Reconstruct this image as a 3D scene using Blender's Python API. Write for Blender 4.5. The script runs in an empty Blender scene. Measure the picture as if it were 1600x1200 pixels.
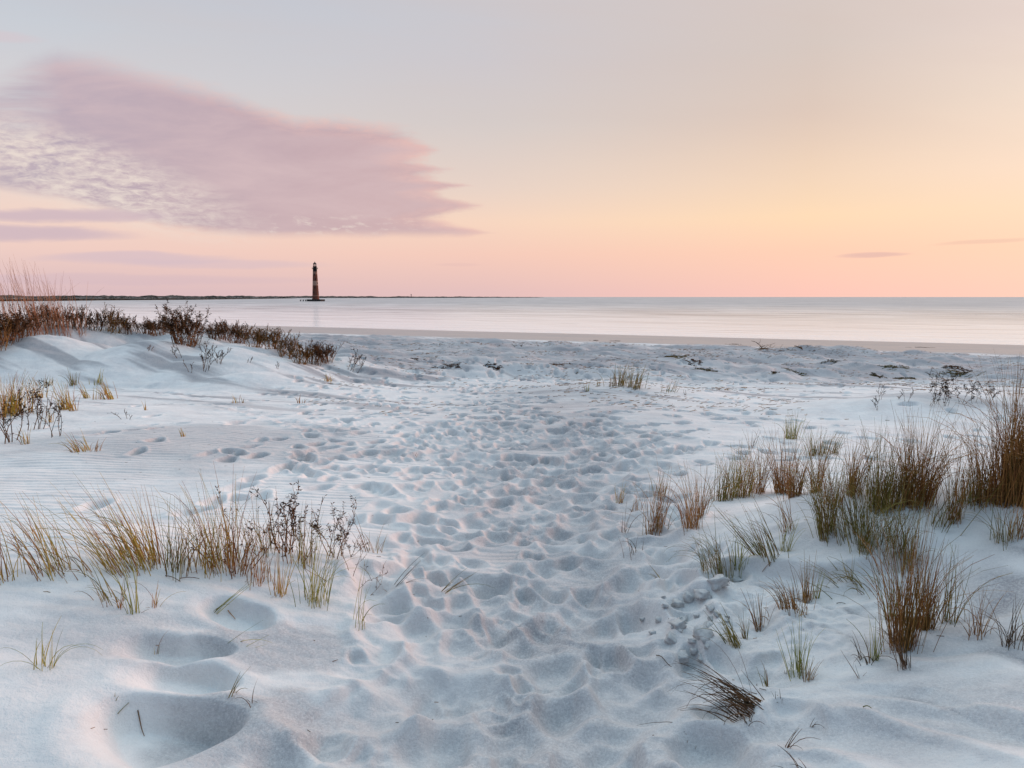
import bpy, math, random
import numpy as np
from mathutils import Vector, Matrix
R = math.radians
rng = np.random.RandomState(7)
random.seed(7)

# ------------------------------------------------------------------ camera
HC = 4.0                       # metres above sea level
F = 1186.0                     # focal length in pixels of the 1600 px photograph
PITCH = math.atan((600-464)/F)
sc = bpy.context.scene
C = bpy.data.collections.new('beach'); sc.collection.children.link(C)
cam = bpy.data.cameras.new('camera'); camo = bpy.data.objects.new('camera', cam)
sc.collection.objects.link(camo); sc.camera = camo
cam.sensor_width = 36; cam.lens = 36*F/1600
cam.clip_start = 0.05; cam.clip_end = 60000
camo.location = (0, 0, HC); camo.rotation_euler = (math.pi/2-PITCH, 0, 0)
sc.view_settings.view_transform = 'Standard'; sc.view_settings.look = 'None'
sc.view_settings.exposure = 0.0; sc.view_settings.gamma = 1.0
sc.view_settings.use_curve_mapping = False

def ray(u, v):
    """world direction of a pixel of the photograph, y component 1"""
    a = (u-800)/F; b = -(v-600)/F
    y = math.cos(PITCH)+b*math.sin(PITCH)
    z = -math.sin(PITCH)+b*math.cos(PITCH)
    return a/y, z/y

def lin(r, g, b):
    f = lambda c: c/12.92 if c <= 0.04045 else ((c+0.055)/1.055)**2.4
    return (f(r/255), f(g/255), f(b/255), 1)

# ------------------------------------------------------------------ node helpers
class NT:
    def __init__(s, tree):
        s.t = tree; s.n = tree.nodes; s.l = tree.links
    def put(s, sock, v):
        if isinstance(v, bpy.types.NodeSocket): s.l.new(v, sock)
        elif v is not None: sock.default_value = v
    def m(s, op, a, b=None, c=None, clamp=False):
        n = s.n.new('ShaderNodeMath'); n.operation = op; n.use_clamp = clamp
        s.put(n.inputs[0], a); s.put(n.inputs[1], b)
        if c is not None: s.put(n.inputs[2], c)
        return n.outputs[0]
    def rng(s, v, a, b, c=0.0, d=1.0, kind='LINEAR'):
        n = s.n.new('ShaderNodeMapRange'); n.interpolation_type = kind; n.clamp = True
        s.put(n.inputs[0], v)
        for i, x in enumerate((a, b, c, d)): s.put(n.inputs[i+1], x)
        return n.outputs[0]
    def mix(s, f, a, b, blend='MIX'):
        n = s.n.new('ShaderNodeMix'); n.data_type = 'RGBA'; n.blend_type = blend
        s.put(n.inputs[0], f); s.put(n.inputs[6], a); s.put(n.inputs[7], b)
        return n.outputs[2]
    def noise(s, vec, scale, detail=4, rough=0.5, dist=0.0):
        n = s.n.new('ShaderNodeTexNoise'); s.put(n.inputs['Vector'], vec)
        n.inputs['Scale'].default_value = scale; n.inputs['Detail'].default_value = detail
        n.inputs['Roughness'].default_value = rough; n.inputs['Distortion'].default_value = dist
        return n.outputs[0]
    def xyz(s, x, y, z):
        n = s.n.new('ShaderNodeCombineXYZ'); s.put(n.inputs[0], x); s.put(n.inputs[1], y); s.put(n.inputs[2], z)
        return n.outputs[0]
    def sep(s, v):
        n = s.n.new('ShaderNodeSeparateXYZ'); s.put(n.inputs[0], v); return n.outputs
    def ramp(s, f, stops, kind='LINEAR'):
        n = s.n.new('ShaderNodeValToRGB'); s.put(n.inputs[0], f); e = n.color_ramp
        e.interpolation = kind
        e.elements[0].position = stops[0][0]; e.elements[0].color = stops[0][1]
        e.elements[1].position = stops[-1][0]; e.elements[1].color = stops[-1][1]
        for p, c in stops[1:-1]:
            x = e.elements.new(p); x.color = c
        return n.outputs[0]
    def curve(s, f, pts):
        """piecewise-linear function through pts, f in 0..1"""
        return s.ramp(f, [(p, (q, q, q, 1)) for p, q in pts], 'LINEAR')
    def attr(s, name):
        n = s.n.new('ShaderNodeAttribute'); n.attribute_name = name; return n.outputs

# ------------------------------------------------------------------ sky
SUN_AZ, SUN_EL = 58.0, 5.0     # just outside the right edge, barely risen
world = bpy.data.worlds.new('World'); sc.world = world; world.use_nodes = True
W = NT(world.node_tree); W.n.clear()
tc = W.n.new('ShaderNodeTexCoord').outputs['Generated']
dx, dy, dz = W.sep(tc)
el = W.m('MULTIPLY', W.m('ARCSINE', dz), 180/math.pi)
az = W.m('MULTIPLY', W.m('ARCTAN2', dx, dy), 180/math.pi)
ef = W.m('DIVIDE', W.m('MAXIMUM', el, 0.0), 90.0)
ZEN = (0.54, 0.93, 1.22, 1)
def column(cols, zen=ZEN, mid=None):
    els = [0.3, 3.1, 5.5, 8, 12.5, 16.5, 20.3]
    st = [(e/90, lin(*c)) for e, c in zip(els, cols)]
    m = mid or (1.72, 1.66, 1.62, 1)
    st += [(34/90, m), (52/90, tuple(0.5*a+0.5*b for a, b in zip(m, zen))), (1.0, zen)]
    return W.ramp(ef, st)
cA = column([(216,188,193),(238,205,196),(240,212,200),(232,214,208),(212,208,212),(200,205,213),(190,196,208)])
cB = column([(228,192,190),(244,202,187),(246,213,192),(232,211,199),(212,204,202),(204,200,205),(200,200,207)])
cC = column([(251,200,187),(254,207,182),(254,219,183),(244,214,187),(222,200,186),(214,200,192),(214,201,196)])
cD = column([(252,207,189),(254,213,185),(254,221,191),(252,223,200),(240,220,204),(232,214,206),(226,211,205)])
cG = column([(255,220,190),(255,230,190),(255,235,200),(255,236,206),(250,230,212),(240,222,212),(230,216,210)])
zb = (0.09, 0.24, 0.38, 1)
cK = column([(118,112,140),(130,122,150),(140,132,160),(140,142,172),(132,146,178),(128,148,182),(126,148,184)], zen=ZEN, mid=zb)
col = W.mix(W.rng(az, -34, -2), cA, cB)
col = W.mix(W.rng(az, -2, 21), col, cC)
col = W.mix(W.rng(az, 21, 35), col, cD)
col = W.mix(W.rng(az, 35, 55), col, cG)
col = W.mix(W.rng(az, 68, 140), col, cK)
col = W.mix(W.rng(az, -48, -130), col, cK)
# soft unevenness of the thin high veil
U = W.m('DIVIDE', dx, W.m('MAXIMUM', dy, 0.05)); V = W.m('DIVIDE', dz, W.m('MAXIMUM', dy, 0.05))
front = W.rng(dy, 0.1, 0.3)
veil = W.noise(W.xyz(W.m('ADD', U, W.m('MULTIPLY', V, 2.2)), W.m('MULTIPLY', V, 5.0), 0.3), 1.6, 5, 0.55, 0.3)
col = W.mix(W.m('MULTIPLY', W.rng(veil, 0.4, 0.7), W.rng(el, 6, 13, 0, 0.22)), col, lin(214, 190, 180))
# ---- the long mauve cloud, laid out in sky direction (tangents of azimuth and elevation)
U0, U1 = -0.80, 0.15
uf = W.rng(U, U0, U1)
VS = 0.45
def pts(l):
    out = []
    for u, v in l:
        a, b = ray(u, v); out.append(((a-U0)/(U1-U0), b/VS))
    return out
stre = W.noise(W.xyz(W.m('MULTIPLY', U, 5.0), W.m('MULTIPLY', V, 22.0), 0.0), 1.0, 6, 0.58, 0.4)
stre = W.m('SUBTRACT', stre, 0.5)
fine = W.m('SUBTRACT', W.noise(W.xyz(W.m('ADD', W.m('MULTIPLY', U, 42.0), W.m('MULTIPLY', V, 30.0)), W.m('MULTIPLY', V, 130.0), 4.0), 1.0, 7, 0.68, 0.4), 0.5)
top = W.curve(uf, pts([(-80,130),(0,116),(50,86),(90,74),(150,86),(250,114),(345,138),(420,166),(460,180),(530,182),(640,198),(680,222),(740,290),(765,335),(790,362)]))
bot = W.curve(uf, pts([(-80,296),(0,300),(100,313),(180,334),(260,356),(320,366),(430,372),(560,372),(680,372),(765,370),(790,362)]))
dtop = W.m('SUBTRACT', W.m('MULTIPLY', top, VS), V)
dtop = W.m('ADD', dtop, W.m('ADD', W.m('MULTIPLY', stre, 0.028), W.m('MULTIPLY', fine, 0.012)))
dbot = W.m('SUBTRACT', V, W.m('MULTIPLY', bot, VS))
dbot = W.m('ADD', dbot, W.m('MULTIPLY', stre, 0.022))
# right end: wind-drawn tips
EV0, EV1 = ray(800, 390)[1], ray(800, 180)[1]
ends = [(180,560),(196,640),(208,650),(222,640),(234,672),(243,640),(254,640),(264,690),(274,665),(282,668),(290,728),(299,672),(309,690),(321,742),(332,708),(342,668),(352,690),(364,758),(374,690),(385,600)]
evp = sorted(((ray(u_, v_)[1]-EV0)/(EV1-EV0), (ray(u_+26, v_)[0]+0.30)/0.35) for v_, u_ in ends)
ue = W.m('SUBTRACT', W.m('MULTIPLY', W.curve(W.rng(W.m('ADD', V, W.m('MULTIPLY', stre, 0.006)), EV0, EV1), evp), 0.35), 0.30)
uend = W.m('SUBTRACT', ue, U)
uend = W.m('ADD', uend, W.m('ADD', W.m('MULTIPLY', stre, 0.11), W.m('MULTIPLY', fine, 0.05)))
a1 = W.m('MULTIPLY', W.rng(W.m('DIVIDE', dtop, W.rng(U, -0.62, -0.25, 1.7, 0.75)), -0.006, 0.022, kind='SMOOTHSTEP'), W.rng(dbot, -0.004, 0.012, kind='SMOOTHSTEP'))
a1 = W.m('MULTIPLY', a1, W.rng(uend, -0.004, 0.040, kind='SMOOTHSTEP'))
a1 = W.m('MULTIPLY', a1, W.rng(U, -0.72, -0.56, 0.75, 1.0))
# broken cream patch at the lower left of the cloud
cu, cv = ray(110, 268)
ru = W.m('DIVIDE', W.m('SUBTRACT', U, cu), 0.235)
rv = W.m('DIVIDE', W.m('ADD', W.m('SUBTRACT', V, cv), W.m('MULTIPLY', W.m('SUBTRACT', U, cu), 0.30)), 0.052)
rr = W.m('SQRT', W.m('ADD', W.m('MULTIPLY', ru, ru), W.m('MULTIPLY', rv, rv)))
hole = W.m('MULTIPLY', W.rng(rr, 1.15, 0.45), W.rng(W.m('ADD', fine, W.m('MULTIPLY', stre, 0.6)), -0.16, 0.12))
cb_u, cb_v = ray(500, 355)
ru2 = W.m('DIVIDE', W.m('SUBTRACT', U, cb_u), 0.17); rv2 = W.m('DIVIDE', W.m('SUBTRACT', V, cb_v), 0.016)
rr2 = W.m('SQRT', W.m('ADD', W.m('MULTIPLY', ru2, ru2), W.m('MULTIPLY', rv2, rv2)))
hole2 = W.m('MULTIPLY', W.rng(rr2, 1.2, 0.3), W.rng(fine, 0.02, 0.18, 0, 0.8))
cloudc = W.mix(W.rng(U, -0.60, -0.15), lin(177, 163, 179), lin(201, 170, 174))
cloudc = W.mix(W.rng(W.m('ADD', stre, W.m('MULTIPLY', fine, 0.12)), -0.14, 0.16, 0, 0.7), cloudc, lin(213, 187, 190))
# lit rims
rim = W.m('MULTIPLY', W.m('MAXIMUM', W.rng(dtop, 0.028, 0.0), W.rng(uend, 0.085, 0.0)), W.rng(U, -0.6, -0.35))
rim = W.m('MULTIPLY', rim, W.rng(W.m('ADD', fine, stre), -0.2, 0.15))
cloudc = W.mix(W.m('MULTIPLY', rim, 0.9), cloudc, lin(240, 192, 180))
col = W.mix(W.m('MULTIPLY', W.m('MULTIPLY', a1, 0.93), front), col, cloudc)
inside = W.m('MULTIPLY', front, W.m('MAXIMUM', hole, W.m('MULTIPLY', hole2, a1)))
col = W.mix(W.m('MULTIPLY', inside, 0.85), col, lin(236, 222, 212))
wa, wb = ray(20, 150)
qx = W.m('DIVIDE', W.m('SUBTRACT', U, wa), 0.058); qy = W.m('DIVIDE', W.m('SUBTRACT', V, wb), 0.050)
qq = W.m('ADD', W.m('MULTIPLY', qx, qx), W.m('MULTIPLY', qy, qy))
wst = W.noise(W.xyz(W.m('MULTIPLY', U, 9.0), W.m('MULTIPLY', V, 90.0), 2.0), 1.0, 5, 0.6, 0.5)
col = W.mix(W.m('MULTIPLY', W.m('MULTIPLY', W.rng(qq, 1.3, 0.1), front), W.rng(wst, 0.40, 0.70, 0.1, 0.55)), col, lin(212, 212, 214))
# low bars of cloud
def bar(cu, cv, w, h, k, c, tilt=0.0):
    global col
    a, b = ray(cu, cv); w /= F; h /= F
    x = W.m('DIVIDE', W.m('SUBTRACT', U, a), w)
    y = W.m('SUBTRACT', W.m('SUBTRACT', V, b), W.m('MULTIPLY', W.m('SUBTRACT', U, a), tilt))
    y = W.m('DIVIDE', W.m('ADD', y, W.m('MULTIPLY', stre, h*2.4)), h)
    q = W.m('ADD', W.m('MULTIPLY', x, x), W.m('MULTIPLY', y, y))
    col = W.mix(W.m('MULTIPLY', W.rng(q, 1.2, 0.1, 0, k, 'SMOOTHSTEP'), front), col, c)
bar(210, 404, 170, 11, 0.75, lin(214, 190, 198))
bar(330, 412, 190, 8, 0.55, lin(214, 190, 198))
bar(70, 337, 210, 12, 0.85, lin(205, 182, 192))
bar(30, 364, 190, 13, 0.85, lin(205, 182, 192))
bar(120, 436, 420, 9, 0.35, lin(206, 182, 194))
bar(1365, 398, 62, 5, 0.75, lin(226, 184, 176), 0.04)
bar(1540, 378, 90, 4, 0.5, lin(234, 190, 172), 0.06)
bar(715, 414, 40, 3, 0.35, lin(226, 188, 184))
bar(-20, 55, 90, 12, 0.5, lin(214, 196, 202), -0.1)
nish = W.n.new('ShaderNodeTexSky'); nish.sky_type = 'NISHITA'; nish.sun_disc = False
nish.sun_elevation = R(SUN_EL); nish.sun_rotation = R(SUN_AZ)
bg1 = W.n.new('ShaderNodeBackground'); W.l.new(col, bg1.inputs[0]); bg1.inputs[1].default_value = 1.0
bg2 = W.n.new('ShaderNodeBackground'); W.l.new(nish.outputs[0], bg2.inputs[0]); bg2.inputs[1].default_value = 0.004
add = W.n.new('ShaderNodeAddShader'); W.l.new(bg1.outputs[0], add.inputs[0]); W.l.new(bg2.outputs[0], add.inputs[1])
wo = W.n.new('ShaderNodeOutputWorld'); W.l.new(add.outputs[0], wo.inputs[0])

sun = bpy.data.lights.new('sun', 'SUN'); suno = bpy.data.objects.new('sun', sun); sc.collection.objects.link(suno)
sun.energy = 2.0; sun.angle = R(20); sun.color = (1.0, 0.56, 0.46)
sd = Vector((math.sin(R(SUN_AZ))*math.cos(R(SUN_EL+4)), math.cos(R(SUN_AZ))*math.cos(R(SUN_EL+4)), math.sin(R(SUN_EL+4))))
suno.rotation_euler = sd.to_track_quat('Z', 'Y').to_euler()

# ------------------------------------------------------------------ object helpers
def tag(o, label=None, cat=None, group=None, kind=None):
    if label: o['label'] = label
    if cat: o['category'] = cat
    if group: o['group'] = group
    if kind: o['kind'] = kind
    return o
def mesh_obj(name, verts, faces, mat, parent=None, smooth=True, cols=None):
    me = bpy.data.meshes.new(name)
    me.from_pydata([tuple(v) for v in verts], [], faces)
    me.materials.append(mat)
    if smooth: me.polygons.foreach_set('use_smooth', [True]*len(me.polygons))
    if cols is not None:
        a = me.color_attributes.new('tint', 'FLOAT_COLOR', 'POINT')
        a.data.foreach_set('color', np.asarray(cols, dtype=np.float32).ravel())
    me.update()
    o = bpy.data.objects.new(name, me); C.objects.link(o)
    if parent: o.parent = parent
    return o
def empty(name, loc):
    o = bpy.data.objects.new(name, None); C.objects.link(o); o.location = loc; o.empty_display_size = 0.1
    return o

# ------------------------------------------------------------------ noise
_P = rng.permutation(1024); _P = np.concatenate([_P, _P, _P])
_A = rng.rand(1024)*2*np.pi; _GX, _GY = np.cos(_A), np.sin(_A)
def perlin(x, y):
    xi = np.floor(x).astype(np.int64); yi = np.floor(y).astype(np.int64)
    xf = x-xi; yf = y-yi; xi &= 1023; yi &= 1023
    u = xf*xf*xf*(xf*(xf*6-15)+10); v = yf*yf*yf*(yf*(yf*6-15)+10)
    def g(ix, iy, fx, fy):
        h = _P[_P[ix & 1023]+(iy & 1023)] & 1023
        return _GX[h]*fx+_GY[h]*fy
    a = g(xi, yi, xf, yf); b = g(xi+1, yi, xf-1, yf)
    c = g(xi, yi+1, xf, yf-1); d = g(xi+1, yi+1, xf-1, yf-1)
    return (a+u*(b-a))+v*((c+u*(d-c))-(a+u*(b-a)))
def fbm(x, y, o=4, g=0.5):
    s = 0; a = 1.0
    for k in range(o):
        s = s+a*perlin(x*2**k+17.3*k, y*2**k-9.1*k); a *= g
    return s
def sst(a, b, x):
    t = np.clip((x-a)/(b-a), 0, 1); return t*t*(3-2*t)

# ------------------------------------------------------------------ terrain
def shore(x, y):
    return y+0.55*x*sst(4, 40, y)
PS = [-60, 0, 2.5, 5, 8.5, 13, 18, 24, 30, 40, 52, 62, 74, 87, 110, 210, 2000]
PZ = [2.7, 2.5, 2.5, 2.42, 2.30, 2.12, 1.9, 1.63, 1.42, 1.15, 0.92, 0.62, 0.28, 0.0, -0.6, -2.5, -4]
RX = [-40, -26, -17, -13.5, -11.5, -9.7, -8.4, -7.0, -5.6, -4.2, -2.8, 0]      # far left dune: height of crest along x
RH = [1.3, 1.25, 1.22, 1.18, 1.12, 1.08, 1.02, 0.84, 0.60, 0.30, 0.05, 0]
def gm(x, y, cx, cy, sx, sy, a, rot=0.0):
    c, s = math.cos(rot), math.sin(rot)
    X = (x-cx)*c+(y-cy)*s; Y = -(x-cx)*s+(y-cy)*c
    return a*np.exp(-(X/sx)**2-(Y/sy)**2)
def height(x, y):
    s = shore(x, y)
    s = s+0.9*sst(60, 84, s)*fbm(x/30, y/30, 2)*2
    z = np.interp(s, PS, PZ)
    d = np.hypot(x, y)
    land = 1-sst(58, 68, s)
    # broad swells and backshore hummocks
    z = z+land*(0.10*fbm(x/5.5+3, y/4.2, 3)*sst(2, 9, d))
    hb = sst(15, 22, y)*(1-sst(50, 60, s))
    hum = fbm(x/4.6+31, y/3.0+5, 4, 0.55)
    z = z+hb*(0.42*np.maximum(hum, -0.15)+0.10*np.abs(perlin(x/1.7, y/1.1)))
    # far-left dune: steep lee side towards the camera, gentle beyond
    cy = 20.5+0.9*np.sin(x*0.45+0.7)+0.5*np.sin(x*1.1)+0.08*(x+10)
    hr = np.interp(x, RX, RH)*(1+0.16*perlin(x/2.0+9, y/9))
    t = y-cy
    prof = np.where(t < 0, 1-sst(0, 1, -t/(3.3+0.8*np.sin(x*0.8))), np.exp(-(t/4.5)**2))
    z = z+hr*prof
    z = z+gm(x, y, -9.0, 18.2, 2.6, 0.9, 0.40, -0.25)+gm(x, y, -12.6, 18.0, 1.2, 1.6, 0.22, 0.5)
    z = z-gm(x, y, -6.9, 18.0, 1.2, 0.8, 0.42, 0.3)+gm(x, y, -5.4, 16.8, 1.5, 0.7, 0.22, 0.3)
    z = z+gm(x, y, -13.5, 14, 3.0, 1.6, 0.16)
    for (ax, ay, az_, sl_) in ((-11.9, 19.3, 3.02, 0.36), (-9.1, 19.0, 2.93, 0.40), (-7.0, 18.6, 2.76, 0.36)):
        z = np.maximum(z, az_+0.10-sl_*np.sqrt((x-ax)**2*0.55+(y-ay)**2+0.06))
    # left middle rise
    z = z+gm(x, y, -4.2, 9.0, 2.0, 1.7, 0.12)+gm(x, y, -8, 11.5, 3.0, 1.2, 0.14)
    # left foreground dune with its tufts
    z = z+gm(x, y, -2.35, 3.9, 1.5, 0.85, 0.30)+gm(x, y, -2.6, 2.6, 1.3, 0.9, 0.14)
    z = z+gm(x, y, -1.0, 3.9, 0.5, 0.35, 0.06)
    # right foreground dune
    z = z+gm(x, y, 3.2, 4.1, 1.75, 0.95, 0.56, -0.15)+gm(x, y, 4.4, 5.3, 1.8, 1.0, 0.25)+gm(x, y, 1.95, 4.35, 0.45, 0.40, 0.12)
    z = z+gm(x, y, 2.7, 2.4, 1.3, 1.0, 0.22)+gm(x, y, 1.05, 3.6, 0.40, 0.40, 0.08)
    z = z+gm(x, y, 3.3, 6.9, 1.3, 0.5, 0.10)
    # middle right hummocks
    z = z+gm(x, y, 2.3, 15.5, 1.7, 1.6, 0.28, 0.2)+gm(x, y, 7.2, 12.3, 2.6, 0.9, 0.30)+gm(x, y, 1.2, 12, 2.2, 1.8, 0.06)
    z = z+gm(x, y, 9.5, 31, 4, 1.6, 0.40)+gm(x, y, 6.5, 24, 3.5, 1.1, 0.34)+gm(x, y, 14, 27, 4.5, 1.2, 0.40)
    z = z+gm(x, y, -0.5, 22, 2.2, 1.0, 0.30)+gm(x, y, 3.4, 22.5, 1.5, 0.9, 0.25)+gm(x, y, 15.5, 38, 3.5, 1.5, 0.5)+gm(x, y, -3.5, 24, 2.6, 0.9, 0.20)
    # path hollow
    pc = 0.02*y
    z = z-0.07*np.exp(-((x-pc-0.1)/(0.8+0.06*np.maximum(y, 0)))**2)*(1-sst(9, 16, y))
    # collapsed scarp on the near side of the right dune
    q = (x-1.6)*0.35+(y-3.72)+0.05*np.sin(x*9)
    z = z-0.085*(1-sst(-0.05, 0.03, q))*sst(-0.75, -0.2, q)*sst(0.95, 1.15, x)*(1-sst(1.9, 2.15, x))
    fr = perlin((x+0.9*y)/0.55+0.6*perlin(x/.8, y/.8), (y-0.9*x)/1.6)
    z = z+0.065*(1-np.abs(fr)*1.8)*sst(1.0, 1.9, x)*(1-sst(4.2, 5.5, y))*sst(-.3, .3, perlin(x/1.2, y/1.2+4))
    vn = perlin((x+y)/0.75+0.5*perlin(x/.4, y/.4), (y-0.6*x)/1.9+2)
    z = z-0.022*np.clip(1-np.abs(vn)*6, 0, 1)*sst(0.9, 1.5, x)*(1-sst(3.6, 4.4, y))
    # small soft relief
    nr = 1-sst(10, 20, d)
    z = z+nr*(0.020*fbm(x/0.9+5, y/0.45, 3)+0.006*fbm(x/0.33, y/0.12, 2)*(0.4+sst(-0.2, 0.4, perlin(x/1.5+2, y/1.5))))
    z = z+(1-nr)*land*0.04*fbm(x/0.9, y/0.5, 4)
    z = z+hb*0.05*fbm(x/0.7+9, y/0.5, 3)
    z = z+gm(x, y, 1.25, 3.35, .38, .38, 1)*(0.05*np.abs(fbm(x/0.16, y/0.13, 3))+0.02*perlin(x/.05, y/.05))
    return z

# polar grid, fine inside the view, coarse elsewhere
n_in = 1150
th = np.concatenate([np.radians(np.linspace(-180, -46, 70))[:-1], np.radians(np.linspace(-46, 46, n_in)), np.radians(np.linspace(46, 180, 70))[1:]])
r1 = 1.0/np.linspace(1/1.9, 1/60, 380)
r2 = np.geomspace(1.9, 60, 1150)
rr_ = np.unique(np.round(np.concatenate([np.geomspace(0.12, 1.9, 40), r1, r2, np.geomspace(60, 110, 90), np.geomspace(110, 900, 30)]), 4))
TH, RR = np.meshgrid(th, rr_)
X = RR*np.sin(TH); Y = RR*np.cos(TH)
Z = height(X, Y)
def idx(x, y):
    r = math.hypot(x, y); t = math.atan2(x, y)
    i = int(np.clip(np.searchsorted(rr_, r)-1, 0, len(rr_)-2)); j = int(np.clip(np.searchsorted(th, t)-1, 0, len(th)-2))
    return i, j, (r-rr_[i])/(rr_[i+1]-rr_[i]), (t-th[j])/(th[j+1]-th[j])
def ground(x, y):
    i, j, a, b = idx(x, y); a = min(max(a, 0), 1); b = min(max(b, 0), 1)
    return float((Z[i, j]*(1-b)+Z[i, j+1]*b)*(1-a)+(Z[i+1, j]*(1-b)+Z[i+1, j+1]*b)*a)
def pick(u, v):
    """first point of the sand that pixel (u, v) sees"""
    a, b = ray(u, v)
    t = 1.2; last = t
    while t < 300:
        if HC+b*t <= ground(a*t, t): break
        last = t; t *= 1.004
    lo, hi = last, t
    for _ in range(12):
        m = (lo+hi)/2
        if HC+b*m <= ground(a*m, m): hi = m
        else: lo = m
    return Vector((a*hi, hi, ground(a*hi, hi)))

Z0 = Z.copy(); SOFT = np.zeros_like(Z)
DARK = np.zeros_like(Z)          # grey mineral sand patches, plus a darker tone along path and right-hand grooves
TRAMP = np.zeros_like(Z)
def stamp(cx, cy, L, Wd, rot, depth, rim, fill=0.6, sharp=0.5, dark=0.0):
    ext = max(L, Wd)*1.7
    r = math.hypot(cx, cy); t = math.atan2(cx, cy)
    i0, i1 = np.searchsorted(rr_, [r-ext, r+ext]); j0, j1 = np.searchsorted(th, [t-ext/r, t+ext/r])
    if i1-i0 < 2 or j1-j0 < 2: return
    sl = (slice(i0, i1), slice(j0, j1))
    x = X[sl]-cx; y = Y[sl]-cy
    c, s = math.cos(rot), math.sin(rot)
    a = (x*c+y*s); b = (-x*s+y*c)
    b = b*(1+0.25*a/L)
    q = np.sqrt((a/L)**2+(b/Wd)**2)
    q = q*(1+0.10*np.sin(3*np.arctan2(b, a)+cx*40))
    zc = ground(cx, cy)
    w = fill*(1-sst(0.6, 1.25, q))
    zz = Z[sl]
    zz = zz*(1-w)+w*(Z0[sl]*0.75+zc*0.25)
    tilt = 1+0.35*np.clip(a/L, -1, 1)
    sh = sharp*0.35*(0.35+0.65*sst(-0.5, 0.5, y/(0.6*ext)))
    zz = zz-depth*tilt*(1-sst(sh, 1.0, q))+rim*np.exp(-((q-1.18)/0.22)**2)
    Z[sl] = zz
    TRAMP[sl] = np.maximum(TRAMP[sl], 1-sst(0.9, 1.5, q))
    if dark: DARK[sl] = np.maximum(DARK[sl], dark*(1-sst(0.5, 1.1, q)))

def rnd(a, b): return a+(b-a)*rng.rand()
# footprints strewn over the flat beyond
for k in range(1750):
    y = 7+(rng.rand()**0.95)*22
    x = rng.normal(0.04*y, 0.17*y+0.5)+(rng.normal(0, 3) if rng.rand() < .3 else 0)
    if x < -0.33*y and y > 14: continue
    if x > 2.0 and y < 7.5: continue
    if 0.6 < x < 4 and 12 < y < 17 and rng.rand() < 0.7: continue
    stamp(x, y, rnd(.13, .20), rnd(.07, .11), math.pi/2+rng.normal(0, .6), rnd(.045, .11), rnd(.003, .010), fill=.8, sharp=rnd(1.0, 2.0))
# two single tracks on the left
for k in range(26):
    t = k/25.0
    p = pick(240+180*t+rng.normal(0, 3), 608+60*t+rng.normal(0, 1.5)) if k < 0 else None
for i, (u, v) in enumerate([(395,748),(405,776),(335,783),(300,800),(445,735),(465,735),(490,743),(497,763),(580,760),(540,733),(575,730),(480,718),(500,722),(560,712),(610,718),(655,715),(665,773),(600,773),(620,800),(375,760),(150,790)]):
    p = pick(u, v); stamp(p.x, p.y, .17, .10, 1.2+rng.normal(0, .4), .055, .010, sharp=1.4)
for i in range(34):
    u = 235+i*9; v = 606+i*2.2+rng.normal(0, 2)
    p = pick(u, v); stamp(p.x, p.y, .2, .1, 0.6, .05, .012)
# trodden path: dense and overlapping
for k in range(1500):
    y = 2.0+(rng.rand()**1.15)*8.5
    w = 0.36+0.105*y
    x = rng.normal(0.03*y-0.02, w*0.72)
    if x < -0.75 and y < 5.2: continue
    if x > 0.72+0.12*y: continue
    soft = rng.rand()
    if perlin(np.array([x/0.9+3]), np.array([y/1.3]))[0] < rng.uniform(-.5, .05): continue
    sz = math.exp(rng.normal(0, .28)); L = .125*sz*(1.0+0.3*soft); Wd = .068*sz*(1+0.6*soft)
    stamp(x, y, L, Wd, math.pi/2+rng.normal(0, .55), rnd(.02, .07)*min(sz, 1.3), rnd(.002, .011), fill=0.85, sharp=rnd(.6, 1.8))
rd = 1-2.2*np.abs(perlin(X/0.34+0.3*perlin(X/.3, Y/.3), Y/0.15))
rd2 = 1-2.2*np.abs(perlin(X/0.15+7, Y/0.075+0.4*perlin(X/.2, Y/.2)))
Z += (0.35+0.65*TRAMP)*(1-sst(4.0, 8, RR))*sst(-1.3, -0.6, X)*(1-sst(1.0, 1.8, X-0.09*Y))*(0.012*rd+0.0055*rd2-0.006)
# large soft hollows seen near the camera
for (u, v, L, Wd, rot, d, rim) in [
    (690,1085,.27,.17,0.35,.075,.012),(255,1138,.28,.21,0.15,.12,.014),(300,1062,.22,.12,0.0,.07,.008),(280,1015,.25,.11,0.15,.075,.006),
    (375,960,.20,.12,-0.35,.08,.006),(680,1180,.22,.13,0.4,.06,.01),(880,1140,.20,.13,1.2,.06,.014),(860,1060,.18,.12,1.0,.06,.012),
    (1010,1130,.20,.12,.3,.05,.012),(985,1070,.16,.1,.8,.045,.012),(650,990,.15,.12,1.3,.06,.012),(705,975,.13,.11,1.1,.05,.012),
    (760,940,.14,.1,.9,.05,.012),(850,990,.15,.1,1.4,.05,.012),(940,1180,.2,.12,.7,.05,.012),(800,1170,.18,.12,1.2,.05,.01),(540,1130,.22,.12,.1,.03,.01),
    (650,850,.15,.09,0.2,.05,.01),(1390,1160,.35,.14,2.6,.03,.012),(1520,1130,.4,.1,2.4,.03,.01),(1330,930,.4,.1,.1,.03,.01)]:
    p = pick(u, v); big = u < 420
    stamp(p.x, p.y, L, Wd, rot, d*(1.05 if big else .85), rim, fill=0.9 if big else .6, sharp=2.0 if big else 1.3)

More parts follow.
